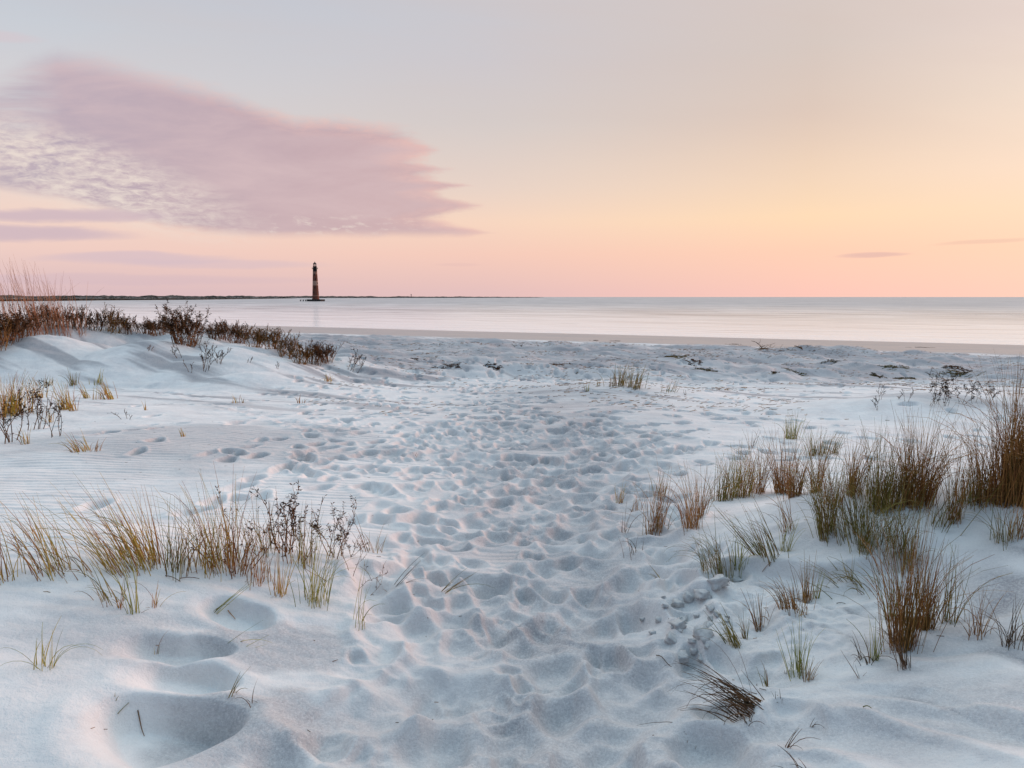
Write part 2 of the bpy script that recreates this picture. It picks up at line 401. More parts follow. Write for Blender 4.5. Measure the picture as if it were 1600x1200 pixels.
# surface tones: wet band, grey patches, darker path and grooves
S = shore(X, Y)
wetn = fbm(X/9+4, Y/3, 3)
WET = sst(56.5, 61, S+2.5*wetn)
band = fbm((X*0.9-Y*0.4)/14.0+8, (Y+0.55*X)/1.9, 4, 0.6)
DARK = np.maximum(DARK, sst(0.05, 0.45, band)*sst(17, 24, Y)*(1-sst(53, 57, S))*0.95)
DARK = np.maximum(DARK, (0.78+0.5*fbm(X/3.1, Y/1.2, 3))*sst(17, 25, Y)*(1-sst(53, 57, S)))
vein = perlin((X+Y)/0.75+0.5*perlin(X/.4, Y/.4), (Y-0.6*X)/1.9+2)
DARK = np.maximum(DARK, (0.75*np.clip(1-np.abs(vein)*9, 0, 1)*sst(-.2, .3, perlin(X/.6, Y/.6))+0.22*sst(-.2, .5, fbm(X/.5+3, Y/.35, 3)))*sst(0.9, 1.5, X)*(1-sst(3.6, 4.4, Y))*(RR < 8))  # darkens the carved grooves and mottles the right foreground
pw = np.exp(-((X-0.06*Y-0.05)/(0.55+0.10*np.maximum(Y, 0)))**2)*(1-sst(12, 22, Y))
DARK = np.maximum(DARK, pw*(0.62+0.45*fbm(X/0.7, Y/0.40, 4)))  # darkens a broad strip along the trodden path, mottled by noise
b2 = fbm(X/6+2, (Y+0.55*X)/0.9+3, 4, 0.6)
DARK = np.maximum(DARK, sst(0.0, 0.4, b2)*sst(9, 15, Y)*0.85*(1-WET))
DARK = np.maximum(DARK, sst(38, 43, S)*(1-sst(47, 51, S))*sst(-0.45, 0.1, band)*1.0)
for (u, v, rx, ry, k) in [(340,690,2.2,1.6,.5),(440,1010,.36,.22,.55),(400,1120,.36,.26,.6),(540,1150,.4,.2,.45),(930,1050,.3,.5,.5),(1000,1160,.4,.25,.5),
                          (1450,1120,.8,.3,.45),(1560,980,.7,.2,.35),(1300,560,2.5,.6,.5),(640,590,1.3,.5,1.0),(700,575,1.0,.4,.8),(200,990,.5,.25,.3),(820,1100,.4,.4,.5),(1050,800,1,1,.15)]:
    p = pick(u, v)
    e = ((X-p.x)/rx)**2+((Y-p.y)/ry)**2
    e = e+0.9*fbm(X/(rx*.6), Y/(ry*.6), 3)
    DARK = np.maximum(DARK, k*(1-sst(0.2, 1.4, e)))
RIP = (1-sst(0.0, 0.7, TRAMP))*(1-sst(9, 13, RR))*sst(-0.25, 0.2, perlin(X/1.9+3, Y/1.6)+0.35*(1-sst(-1.5, 0.5, X)))
RIP = RIP*(1-sst(1.2, 2.2, X)*0.6)*sst(2.2, 4.5, Y)
for g_ in (TRAMP,): pass

nr, nc = Z.shape
verts = np.stack([X, Y, Z], -1).reshape(-1, 3)
ii, jj = np.meshgrid(np.arange(nr-1), np.arange(nc-1), indexing='ij')
a = (ii*nc+jj).ravel()
quads = np.stack([a, a+1, a+1+nc, a+nc], 1)[:, ::-1]
me = bpy.data.meshes.new('sand')
me.vertices.add(len(verts)); me.vertices.foreach_set('co', verts.astype(np.float32).ravel())
me.loops.add(quads.size); me.loops.foreach_set('vertex_index', quads.astype(np.int32).ravel())
me.polygons.add(len(quads)); me.polygons.foreach_set('loop_start', np.arange(0, quads.size, 4, dtype=np.int32))
me.polygons.foreach_set('use_smooth', np.ones(len(quads), dtype=bool))
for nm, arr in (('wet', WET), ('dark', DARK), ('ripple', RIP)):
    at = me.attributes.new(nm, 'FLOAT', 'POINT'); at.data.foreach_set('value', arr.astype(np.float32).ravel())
me.update(calc_edges=True)
sand = bpy.data.objects.new('sand', me); C.objects.link(sand)
tag(sand, 'pale trampled beach sand and dunes running down to the sea', 'sand', kind='structure')

def new_mat(name):
    m = bpy.data.materials.new(name); m.use_nodes = True
    t = NT(m.node_tree); b = m.node_tree.nodes['Principled BSDF']
    b.inputs['Specular IOR Level'].default_value = 0.2
    return m, t, b
m, t, b = new_mat('sand')
pos = t.n.new('ShaderNodeNewGeometry').outputs['Position']
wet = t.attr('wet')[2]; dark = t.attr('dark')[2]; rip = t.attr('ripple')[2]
g1 = t.noise(pos, 260, 2, 0.7); g2 = t.noise(pos, 90, 3, 0.7); g3 = t.noise(pos, 2.2, 5, 0.6); g4 = t.noise(pos, 14, 4, 0.6)
base = t.mix(t.rng(g3, 0.35, 0.68), (0.79, 0.765, 0.745, 1), (0.68, 0.65, 0.64, 1))
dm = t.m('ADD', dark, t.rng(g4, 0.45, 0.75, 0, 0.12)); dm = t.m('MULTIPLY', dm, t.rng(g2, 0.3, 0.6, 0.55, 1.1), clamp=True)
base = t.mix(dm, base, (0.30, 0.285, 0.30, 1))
spk = t.m('MULTIPLY', t.rng(g1, 0.56, 0.72, 0, 0.45), t.m('ADD', 0.35, dark, clamp=True))
base = t.mix(spk, base, (0.24, 0.225, 0.235, 1))
base = t.mix(t.rng(g1, 0.42, 0.30, 0, 0.4), base, (0.82, 0.80, 0.79, 1))
px, py, pz = t.sep(pos)
wn = t.noise(t.xyz(t.m('MULTIPLY', px, 0.12), t.m('MULTIPLY', py, 0.6), 0.0), 1.0, 4, 0.55)
wcol = t.mix(t.rng(wn, 0.4, 0.62), (0.42, 0.34, 0.31, 1), (0.33, 0.29, 0.285, 1))
base = t.mix(wet, base, wcol)
t.put(b.inputs['Base Color'], base)
t.put(b.inputs['Roughness'], t.rng(wet, 0, 1, 0.95, 0.42))
w = t.n.new('ShaderNodeTexWave'); w.wave_type = 'BANDS'; w.bands_direction = 'Y'; w.wave_profile = 'SIN'
t.put(w.inputs['Vector'], t.xyz(t.m('MULTIPLY', px, 0.30), t.m('ADD', py, t.m('MULTIPLY', px, 0.05)), 0.0))
w.inputs['Scale'].default_value = 3.6; w.inputs['Distortion'].default_value = 3.0; w.inputs['Detail'].default_value = 2; w.inputs['Detail Scale'].default_value = 0.6
hgt = t.m('MULTIPLY', t.m('MULTIPLY', w.outputs[1], rip), 0.0075)
hgt = t.m('ADD', hgt, t.m('MULTIPLY', g1, 0.0016)); hgt = t.m('ADD', hgt, t.m('MULTIPLY', g4, 0.010)); hgt = t.m('ADD', hgt, t.m('MULTIPLY', g2, 0.0025))
bp = t.n.new('ShaderNodeBump'); bp.inputs['Strength'].default_value = 1.0; bp.inputs['Distance'].default_value = 1.0
t.put(bp.inputs['Height'], hgt); t.l.new(bp.outputs[0], b.inputs['Normal'])
me.materials.append(m)

# ------------------------------------------------------------------ sea
n = 60
xs = np.concatenate([-np.geomspace(40000, 60, 24), np.linspace(-50, 60, 40), np.geomspace(70, 40000, 24)])
ys = np.concatenate([np.linspace(40, 200, 40), np.geomspace(210, 40000, 40)])
V_ = [(x, y, 0.0) for y in ys for x in xs]; nx = len(xs)
Fc = [(j*nx+i, j*nx+i+1, (j+1)*nx+i+1, (j+1)*nx+i) for j in range(len(ys)-1) for i in range(nx-1)]
m, t, b = new_mat('sea_water')
pos = t.n.new('ShaderNodeNewGeometry').outputs['Position']; px, py, pz = t.sep(pos)
s_ = t.m('ADD', py, t.m('MULTIPLY', px, 0.55))          # distance out from the shoreline
off = t.m('SUBTRACT', s_, 87.0)
lg = t.m('LOGARITHM', t.m('MAXIMUM', t.m('ADD', off, 12.0), 1.0), 2.718)
nA = t.noise(t.xyz(t.m('MULTIPLY', px, 0.035), t.m('MULTIPLY', lg, 9.0), 0.0), 1.0, 6, 0.66, 0.9)
nB = t.noise(t.xyz(t.m('MULTIPLY', px, 0.10), t.m('MULTIPLY', s_, 0.55), 2.0), 1.0, 4, 0.6, 0.3)
near = t.rng(off, 120, 0)
foam = t.m('MULTIPLY', t.rng(off, 420, 4, 0.0, 1.0), t.rng(t.m('ADD', nA, t.m('MULTIPLY', near, 0.25)), 0.40, 0.70))
edge = t.rng(t.m('ADD', off, t.m('MULTIPLY', nB, 6.0)), 9, 3.5)
foam = t.m('MAXIMUM', t.m('ADD', foam, t.m('MULTIPLY', t.m('SUBTRACT', nB, 0.5), 0.5), clamp=True), edge)
bc = t.mix(t.m('MULTIPLY', foam, 0.9), t.mix(t.rng(nA, 0.4, 0.62), (0.33, 0.325, 0.33, 1), (0.47, 0.45, 0.45, 1)), (0.95, 0.92, 0.90, 1))
t.put(b.inputs['Base Color'], bc)
t.put(b.inputs['Roughness'], t.rng(off, 0, 400, 0.16, 0.45))
b.inputs['Specular IOR Level'].default_value = 0.5; b.inputs['IOR'].default_value = 1.33
bp = t.n.new('ShaderNodeBump'); bp.inputs['Strength'].default_value = 0.45; bp.inputs['Distance'].default_value = 1.0
t.put(bp.inputs['Height'], t.m('ADD', t.m('MULTIPLY', nB, 0.18), t.m('MULTIPLY', nA, 0.5))); t.l.new(bp.outputs[0], b.inputs['Normal'])
tag(mesh_obj('sea', V_, Fc, m), 'calm milky grey and pink sea', 'sea', kind='structure')

# ------------------------------------------------------------------ simple materials
def plain(name, c1, c2, scale=3, rough=0.8):
    m, t, b = new_mat(name)
    o = t.n.new('ShaderNodeTexCoord').outputs['Object']
    t.put(b.inputs['Base Color'], t.mix(t.rng(t.noise(o, scale, 5, 0.6), 0.35, 0.65), c1+(1,), c2+(1,)))
    b.inputs['Roughness'].default_value = rough
    return m
m_land = plain('far_land', (0.10, 0.085, 0.07), (0.16, 0.13, 0.10), 0.05)
m_wood = plain('far_foliage', (0.035, 0.035, 0.03), (0.07, 0.06, 0.05), 0.05)
m_black = plain('black_iron', (0.012, 0.012, 0.015), (0.03, 0.025, 0.025))
m_stone = plain('dark_concrete', (0.02, 0.018, 0.018), (0.05, 0.04, 0.04), 0.8)
m_clod = plain('damp_sand_lump', (0.54, 0.53, 0.52), (0.40, 0.39, 0.39), 60, 0.95)

# ------------------------------------------------------------------ far shore and woods
def far_strip(pl, name_label, hmin, hmax, step, seed, dep):
    rs = np.random.RandomState(seed)
    P = []
    for (u, v) in pl:
        a_, b_ = ray(u, v); y = -HC/b_; P.append((a_*y, y))
    xs_, ys_ = [], []
    for k in range(len(P)-1):
        L = math.hypot(P[k+1][0]-P[k][0], P[k+1][1]-P[k][1]); n = max(2, int(L/step))
        for i in range(n):
            q = i/n; xs_.append(P[k][0]*(1-q)+P[k+1][0]*q); ys_.append(P[k][1]*(1-q)+P[k+1][1]*q)
    xs_ = np.array(xs_); ys_ = np.array(ys_)
    lv, lf = [], []
    for i, (x, y) in enumerate(zip(xs_, ys_)):
        e = math.sin(math.pi*min(1, (i+0.5)/len(xs_)*1.0))**0.35 if i > len(xs_)*0.5 else 1.0
        lv += [(x, y, -0.3), (x, y+dep*0.06, 0.5*e), (x, y+dep*0.9, 0.9*e), (x, y+dep, -0.3)]
        if i:
            for k in range(3): lf.append((4*i-4+k, 4*i+k, 4*i+k+1, 4*i-4+k+1))
    tag(mesh_obj('far_shore', lv, lf, m_land), 'low land on the horizon across the water', 'shore', kind='structure')
    tv, tf = [], []
    ico = [(0, 0, 1)]+[(math.cos(a)*math.cos(e), math.sin(a)*math.cos(e), math.sin(e)) for e in (0.5, -0.3) for a in np.arange(6)*math.pi/3+e]
    for i, (x, y) in enumerate(zip(xs_, ys_)):
        q = i/len(xs_)
        e = 0.75+0.45*abs(perlin(np.array([i*step/60.0]), np.array([seed*1.7]))[0])*2
        fade = hmax*(1-q)+hmin*q
        for k in range(9):
            h = fade*e*(0.55+0.6*rs.rand()); w = step*(0.6+0.7*rs.rand())
            cx = x+rs.uniform(-.6, .6)*step; cy = y+dep*(0.12+0.6*rs.rand()); base = len(tv)
            for p in ico: tv.append((cx+p[0]*w*(.8+.4*rs.rand()), cy+p[1]*w, 0.35+h*(0.5+0.5*p[2])*(.85+.3*rs.rand())))
            for a_ in range(6):
                tf.append((base, base+1+a_, base+1+(a_+1) % 6))
                tf.append((base+1+a_, base+7+a_, base+7+(a_+1) % 6, base+1+(a_+1) % 6))
    tag(mesh_obj('far_woods', tv, tf, m_wood, smooth=False), name_label, 'woods', kind='stuff')
far_strip([(-260,472.5),(-60,471.2),(60,470.3),(170,469.2),(290,468.4),(380,467.2),(455,466.2)], 'dark tree line on the low shore at the left', 1.2, 2.9, 4, 3, 60)
far_strip([(-100,466.2),(380,465.8),(470,465.8),(560,465.6),(660,465.4),(760,465.2),(845,465.05)], 'thin distant tree line behind the lighthouse', 3.0, 8.0, 22, 5, 300)

# ------------------------------------------------------------------ lighthouse
def lathe(prof, n=24):
    v, f = [], []
    for (r, z) in prof:
        for k in range(n):
            a = 2*math.pi*k/n; v.append((r*math.cos(a), r*math.sin(a), z))
    for i in range(len(prof)-1):
        for k in range(n):
            f.append((i*n+k, i*n+(k+1) % n, (i+1)*n+(k+1) % n, (i+1)*n+k))
    if prof[-1][0] > 1e-3: f.append(tuple(range((len(prof)-1)*n, len(prof)*n)))
    return v, f
def tube(p0, p1, r0, r1, n=8):
    p0, p1 = Vector(p0), Vector(p1); d = (p1-p0).normalized()
    a = d.orthogonal().normalized(); b_ = d.cross(a)
    v, f = [], []
    for p, r in ((p0, r0), (p1, r1)):
        for k in range(n):
            t_ = 2*math.pi*k/n; v.append(p+a*math.cos(t_)*r+b_*math.sin(t_)*r)
    for k in range(n): f.append((k, (k+1) % n, n+(k+1) % n, n+k))
    f.append(tuple(range(n))[::-1]); f.append(tuple(range(n, 2*n)))
    return v, f
def join(parts):
    v, f = [], []
    for pv, pf in parts:
        o = len(v); v += list(pv); f += [tuple(i+o for i in q) for q in pf]
    return v, f
a_, b_ = ray(493.5, 470.8); LY = -HC/b_; LX = a_*LY
k = LY/F                                       # metres per photograph pixel out there
lh = empty('lighthouse', (LX, LY, 0))
tag(lh, 'tall banded brown and white lighthouse standing on a dark slab in the sea', 'lighthouse')
m, t, b = new_mat('banded_brick')
o_ = t.n.new('ShaderNodeTexCoord').outputs['Object']; ox, oy, oz = t.sep(o_)
st = t.noise(t.xyz(ox, oy, t.m('MULTIPLY', oz, 0.25)), 0.8, 5, 0.65)
brown = t.mix(t.rng(st, 0.35, 0.7), (0.10, 0.036, 0.025, 1), (0.23, 0.08, 0.052, 1))
white = t.mix(t.rng(st, 0.35, 0.65), (0.42, 0.26, 0.20, 1), (0.30, 0.17, 0.13, 1))
bz = t.m('ADD', t.m('DIVIDE', oz, k), t.m('MULTIPLY', t.m('SUBTRACT', st, .5), 0.8))
inb = lambda lo, hi: t.m('MULTIPLY', t.m('GREATER_THAN', bz, lo), t.m('LESS_THAN', bz, hi))
c_ = t.mix(inb(24.5, 31.2), brown, white)
c_ = t.mix(inb(8.2, 9.5), c_, t.mix(0.5, brown, white))
c_ = t.mix(inb(41.5, 45.8), c_, t.mix(0.55, brown, white))
c_ = t.mix(t.m('GREATER_THAN', bz, 45.8), c_, (0.02, 0.016, 0.016, 1))
t.put(b.inputs['Base Color'], c_); b.inputs['Roughness'].default_value = 0.85
v, f = lathe([(5.6*k, 2.4*k), (5.6*k, 3.6*k), (5.35*k, 4.4*k), (5.1*k, 6*k), (4.3*k, 24*k), (3.75*k, 36*k), (3.3*k, 45.5*k), (3.3*k, 46*k), (3.0*k, 50*k)], 32)
mesh_obj('tower', v, f, m, lh)
v, f = lathe([(14.2*k, -1.0), (14.2*k, 2.7*k), (13.8*k, 3.1*k), (0.1, 3.1*k)], 8)
mesh_obj('foundation', v, f, m_stone, lh, smooth=False)
v, f = lathe([(3.0*k, 49.2*k), (4.7*k, 49.8*k), (4.7*k, 50.3*k), (2.9*k, 50.35*k)], 24)
mesh_obj('gallery', v, f, m_black, lh)
rl = []
for i in range(16):
    a0 = 2*math.pi*i/16; a1_ = 2*math.pi*(i+1)/16
    p = lambda a_, z: (4.5*k*math.cos(a_), 4.5*k*math.sin(a_), z*k)
    rl.append(tube(p(a0, 50.3), p(a0, 51.9), .04, .04, 5)); rl.append(tube(p(a0, 51.9), p(a1_, 51.9), .04, .04, 5)); rl.append(tube(p(a0, 51.2), p(a1_, 51.2), .03, .03, 5))
v, f = join(rl); mesh_obj('railing', v, f, m_black, lh)
v, f = lathe([(2.9*k, 50.35*k), (2.9*k, 53.6*k), (3.1*k, 53.8*k), (2.5*k, 54*k)], 16)
mesh_obj('watch_room', v, f, m_black, lh)
for i in range(8):
    a0 = 2*math.pi*(i+.5)/8; c0, s0 = math.cos(a0)*2.25*k, math.sin(a0)*2.25*k
    v, f = tube((c0, s0, 54*k), (c0, s0, 57.3*k), .13, .13, 6); mesh_obj('post', v, f, m_black, lh)
gm_, t, b = new_mat('lantern_glass')
b.inputs['Transmission Weight'].default_value = 1.0; b.inputs['Roughness'].default_value = 0.02; b.inputs['IOR'].default_value = 1.02
v, f = lathe([(2.15*k, 54*k), (2.15*k, 57.3*k)], 16); mesh_obj('lantern_glass', v, f[:-1], gm_, lh)
v, f = lathe([(2.9*k, 57.2*k), (2.7*k, 57.6*k), (1.2*k, 59.4*k), (0.4*k, 60*k), (0.35*k, 60.7*k), (0.0, 61.3*k)], 16)
mesh_obj('roof', v, f, m_black, lh)
for zz_, aa in ((14, -1.9), (21, -1.5), (34, -1.2), (41, -1.6), (14, -0.3), (28, -.4)):
    r_ = np.interp(zz_, [6, 24, 36, 45.5], [5.1, 4.3, 3.75, 3.3])*k
    c0, s0 = math.cos(aa), math.sin(aa); w_, h_ = .42, .8
    tx, ty = -s0, c0; v = []
    for rad in (r_-.3, r_+.06):
        for sx, sz in ((-1, -1), (1, -1), (1, 1), (-1, 1)): v.append((c0*rad+tx*w_*sx, s0*rad+ty*w_*sx, zz_*k+sz*h_))
    f = [(0, 1, 2, 3)[::-1], (4, 5, 6, 7), (0, 1, 5, 4), (1, 2, 6, 5), (2, 3, 7, 6), (3, 0, 4, 7)]
    mesh_obj('window', v, f, m_black, lh, smooth=False)
# short stubs of an old landing beside it
for u, lab in ((469.8, 'leftmost wooden pile stub beside the lighthouse slab'), (474, 'middle wooden pile stub left of the lighthouse slab'), (477.8, 'wooden pile stub nearest the lighthouse slab')):
    a_, b_ = ray(u, 470.8); y = LY; x = a_*y
    v, f = join([tube((0, 0, -1), (0, 0, 2.6*k), .5, .42, 8), tube((-.9, 0, 2.0*k), (.9, 0, 2.2*k), .2, .2, 6)])
    o = mesh_obj('wooden_pile', v, f, m_stone); o.location = (x, y, 0); tag(o, lab, 'pile', 'old pile stubs beside the lighthouse')
# distant beacon tower
a_, b_ = ray(642.5, 465.4); y = 3200; x = a_*y; kk = y/F
v, f = join([tube((0, 0, 0), (0, 0, 4.2*kk), 1.7, 1.1, 8), tube((0, 0, 4.2*kk), (0, 0, 5.6*kk), 2.1, 1.6, 8), tube((0, 0, 5.6*kk), (0, 0, 6.2*kk), .5, .3, 6)])
o = mesh_obj('beacon_tower', v, f, m_stone); o.location = (x, y, 0.5); tag(o, 'tiny slim beacon tower on the horizon right of the lighthouse', 'tower')

# ------------------------------------------------------------------ plants
def tint_mat(name, rough=0.6, trans=0.0):
    m, t, b = new_mat(name)
    c = t.attr('tint')[0]
    o = t.n.new('ShaderNodeNewGeometry').outputs['Position']
    c = t.mix(t.rng(t.noise(o, 45, 3, .6), .35, .7, 0, .5), c, t.mix(1.0, c, (0.55, 0.5, 0.45, 1), 'MULTIPLY'))
    t.put(b.inputs['Base Color'], c); b.inputs['Roughness'].default_value = rough
    return m
m_blade = tint_mat('grass_blade'); m_twig = tint_mat('dry_stem', 0.8)
PAL = {
 'gold':  [(0.20,0.16,0.035),(0.27,0.19,0.05),(0.13,0.13,0.03),(0.24,0.12,0.05),(0.34,0.26,0.11),(0.16,0.07,0.045)],
 'rust':  [(0.17,0.085,0.04),(0.13,0.06,0.035),(0.20,0.12,0.05),(0.11,0.075,0.035),(0.24,0.13,0.07)],
 'olive': [(0.13,0.12,0.04),(0.16,0.13,0.05),(0.09,0.095,0.03),(0.16,0.09,0.05),(0.21,0.18,0.09)],
 'dark':  [(0.065,0.04,0.03),(0.10,0.055,0.04),(0.045,0.033,0.028),(0.12,0.07,0.05)],
 'brown': [(0.13,0.065,0.045),(0.09,0.045,0.032),(0.17,0.09,0.06),(0.07,0.04,0.03)],
 'green': [(0.16,0.18,0.05),(0.22,0.22,0.07),(0.10,0.12,0.035),(0.28,0.26,0.12)],
 'pinky': [(0.26,0.13,0.11),(0.22,0.10,0.085),(0.30,0.17,0.14),(0.17,0.08,0.06)],
}
_boost = {'gold': 1.5, 'rust': 1.6, 'olive': 1.35, 'green': 1.45, 'brown': 1.7, 'pinky': 1.5, 'dark': 1.25}
for _k in PAL: PAL[_k] = [(q[0]*_boost[_k]*1.12, q[1]*_boost[_k], q[2]*_boost[_k]*.62) for q in PAL[_k]]
class Strands:
    def __init__(s): s.v = []; s.f = []; s.c = []
    def strand(s, pts, r0, r1, col, n=3, mid=None):
        o = len(s.v); K = len(pts)
        for i, p in enumerate(pts):
            q = i/(K-1); r = (r0*(1-q)+r1*q) if mid is None else np.interp(q, [0, .35, 1], [r0, mid, r1])
            d = (pts[min(i+1, K-1)]-pts[max(i-1, 0)])
            if d.length < 1e-9: d = Vector((0, 0, 1))
            d.normalize(); a = d.orthogonal().normalized(); b = d.cross(a)
            for k in range(n):
                t = 2*math.pi*k/n; s.v.append(p+a*(math.cos(t)*r)+b*(math.sin(t)*r*0.6))
                g = 1+0.12*q; s.c.append((col[0]*g, col[1]*g, col[2]*g, 1))
        for i in range(K-1):
            for k in range(n):
                s.f.append((o+i*n+k, o+i*n+(k+1) % n, o+(i+1)*n+(k+1) % n, o+(i+1)*n+k))
        return pts[-1]
    def leaf(s, p, d, L, w, col):
        """a small folded leaf, two sloping halves with thickness"""
        d = d.normalized(); a = d.cross(Vector((random.gauss(0, 1), random.gauss(0, 1), random.gauss(0, 1)))).normalized(); b = d.cross(a)
        o = len(s.v)
        s.v += [p, p+d*L*.5+a*w+b*w*.3, p+d*L, p+d*L*.5-a*w+b*w*.3, p+d*L*.5-b*w*.25]
        s.c += [col+(1,)]*5
        s.f += [(o, o+1, o+2, o+4), (o, o+4, o+2, o+3), (o, o+3, o+2, o+1)]
    def build(s, name, mat, parent=None):
        return mesh_obj(name, s.v, s.f, mat, parent, cols=s.c)
def blade_pts(base, h, az_, tilt, curl, K=7):
    """bends over in the direction az_ more and more towards the tip"""
    pts = [base.copy()]; p = base.copy(); st = h/(K-1)
    wob = random.gauss(0, .05)
    for i in range(K-1):
        q = (i+.5)/(K-1); ph = tilt+curl*q**1.6
        p = p+Vector((math.sin(ph)*math.cos(az_+wob*i), math.sin(ph)*math.sin(az_+wob*i), math.cos(ph)))*st
        pts.append(p.copy())
    return pts
def tuft(u, v, hp, wp, n, pal, lean, label, curl=0.38, name='grass_tuft', group='beach grass tufts on the sand', thick=1.05, arch=0):
    """hp, wp: height and width in photograph pixels; lean > 0 leans to the right"""
    p = pick(u, v); k = p.y/F; left = u < 620 and v > 730
    h = hp*k*(0.98 if left else 1.12); w = wp*k*0.5
    S_ = Strands(); cols = PAL[pal]
    n = int(n*(1.0 if left else 1.45))
    for i in range(n):
        a = random.uniform(0, 2*math.pi); r = w*0.85*random.random()**.6*(1 if random.random() > .12 else random.uniform(1.2, 2.4))
        bx, by = math.cos(a)*r, math.sin(a)*r*1.0
        bz = ground(p.x+bx, p.y+by)-p.z-0.02
        hh = h*(0.40+0.72*random.random()**1.1)
        dirx = lean+bx/max(w, 1e-3)*0.10+random.gauss(0, .085); diry = by/max(w, 1e-3)*0.1+random.gauss(0, .085)
        tl = math.hypot(dirx, diry); a2 = math.atan2(diry, dirx)
        cu = curl*random.uniform(0.05, 1.4) if random.random() < .8 else curl*random.uniform(1.8, 3.2)+.5
        c = random.choice(cols)
        rad = min(max(0.0016*(1.0 if left else 1.22)*thick*random.uniform(.7, 1.4), 0.00038*p.y*thick), 0.02)
        S_.strand(blade_pts(Vector((bx, by, bz)), hh*1.05, a2, tl, cu), rad, rad*0.25, c, mid=rad*0.95)
    for i in range(arch):
        a = random.uniform(0, 2*math.pi); r = w*0.5
        bx, by = math.cos(a)*r, math.sin(a)*r
        sd_ = -1 if (lean < 0 or random.random() < .6) else 1
        S_.strand(blade_pts(Vector((bx, by, ground(p.x+bx, p.y+by)-p.z-.02)), h*random.uniform(.9, 1.5), (0 if sd_ > 0 else math.pi)+random.gauss(0, .6), .5, random.uniform(1.2, 2.2), 9), 0.0013, .0004, random.choice(cols))
    # stubble and litter at the foot
    for i in range(max(2, n//9)):
        a = random.uniform(0, 2*math.pi); r = w*0.7*math.sqrt(random.random()); bx, by = math.cos(a)*r, math.sin(a)*r
        rad = max(.0014, .0003*p.y)
        S_.strand(blade_pts(Vector((bx, by, ground(p.x+bx, p.y+by)-p.z-.01)), h*random.uniform(.1, .25), random.uniform(0, 6.28), random.uniform(.2, 1.3), .4, 4), rad, rad*.4, random.choice(PAL['brown']))
    o = S_.build(name, m_blade); o.location = p
    return tag(o, label, 'grass', group)

def weed(u, v, hp, wp, n, pal, lean, label, leafy=0.5, name='dry_weed', group='dry brown weeds', cat='weed', sprawl=0.0, off=None):
    p = pick(u, v)
    if off: p = Vector((p.x*(p.y+off)/p.y, p.y+off, ground(p.x*(p.y+off)/p.y, p.y+off)))
    k = p.y/F; h = hp*k*0.80; w = wp*k*.5
    T = Strands(); Lf = Strands(); cols = PAL[pal]
    thin = max(0.0011, 0.00026*p.y)
    def grow(q, d, L, rad, lev):
        K = 4; pts = [q.copy()]; c = random.choice(cols)
        for i in range(K):
            d = (d+Vector((random.gauss(0, .16), random.gauss(0, .16), random.gauss(0.03, .12)))).normalized()
            q = q+d*L/K; pts.append(q.copy())
            if lev > 0 and random.random() < .85 and i > 0:
                s_ = random.choice((-1, 1))
                nd = (d+Vector((random.gauss(0, .5), random.gauss(0, .5), random.uniform(-.1, .45)))).normalized()
                grow(q, nd, L*random.uniform(.35, .6), max(rad*.6, thin*.7), lev-1)
            for _l in range(2 if random.random() < leafy else 0):
                ld = (d*.6+Vector((random.gauss(0, .6), random.gauss(0, .6), random.gauss(-.15, .4))))
                Lf.leaf(q, ld, h*random.uniform(.05, .10), h*random.uniform(.006, .012)+thin*.6, random.choice(cols))
        T.strand(pts, rad, max(rad*.5, thin*.6), c, n=4)
    for i in range(n):
        a = random.uniform(0, 2*math.pi); r = w*0.6*math.sqrt(random.random()); bx, by = math.cos(a)*r, math.sin(a)*r
        d = Vector((lean+bx/max(w, .01)*(.45+sprawl)+random.gauss(0, .15), by/max(w, .01)*.3+random.gauss(0, .15), 1-sprawl*.4)).normalized()
        grow(Vector((bx, by, ground(p.x+bx, p.y+by)-p.z-.02)), d, h*random.uniform(.6, 1.05), max(h*.012, thin*1.3), 2)
    e = empty(name, p); tag(e, label, cat, group)
    T.build('branches', m_twig, e)
    if Lf.v: Lf.build('foliage', m_twig, e); 
    return e
def vine(u, v, wp, hp, n, pal, label, lump=0.06, name='vine_mat'):
    """low sprawling beach vine: runners close to the sand with short leaves"""
    p = pick(u, v); k = p.y/F; w = wp*k*.5; dpt = max(hp*k*5, w*.35)
    T = Strands(); cols = PAL[pal]
    for i in range(int(n*.6)):
        x = random.gauss(0, .42)*w; y = random.gauss(0, .4)*dpt; az_ = random.uniform(-.5, .5)+(math.pi if random.random() < .5 else 0)
        pts = []; L = w*random.uniform(.15, .4)
        for q in range(6):
            zz = ground(p.x+x, p.y+y)-p.z+lump*math.exp(-(x/w)**2*3-(y/dpt)**2*3)*random.uniform(.2, 1.2)
            pts.append(Vector((x, y, zz))); x += math.cos(az_)*L/5; y += math.sin(az_)*L/5; az_ += random.gauss(0, .4)
        T.strand(pts, .0035+.00025*p.y, .003+.0001*p.y, random.choice(cols), n=3)
        for q in pts[1:]:
            for _ in range(2): T.leaf(q, Vector((random.gauss(0, 1), random.gauss(0, 1), random.uniform(.2, 1.2))), random.uniform(.02, .06), .008, tuple(c_*1.5 for c_ in random.choice(cols)))
    o = T.build(name, m_twig); o.location = p
    return tag(o, label, 'vine', 'low vine mats on the far beach')

exec_list = []
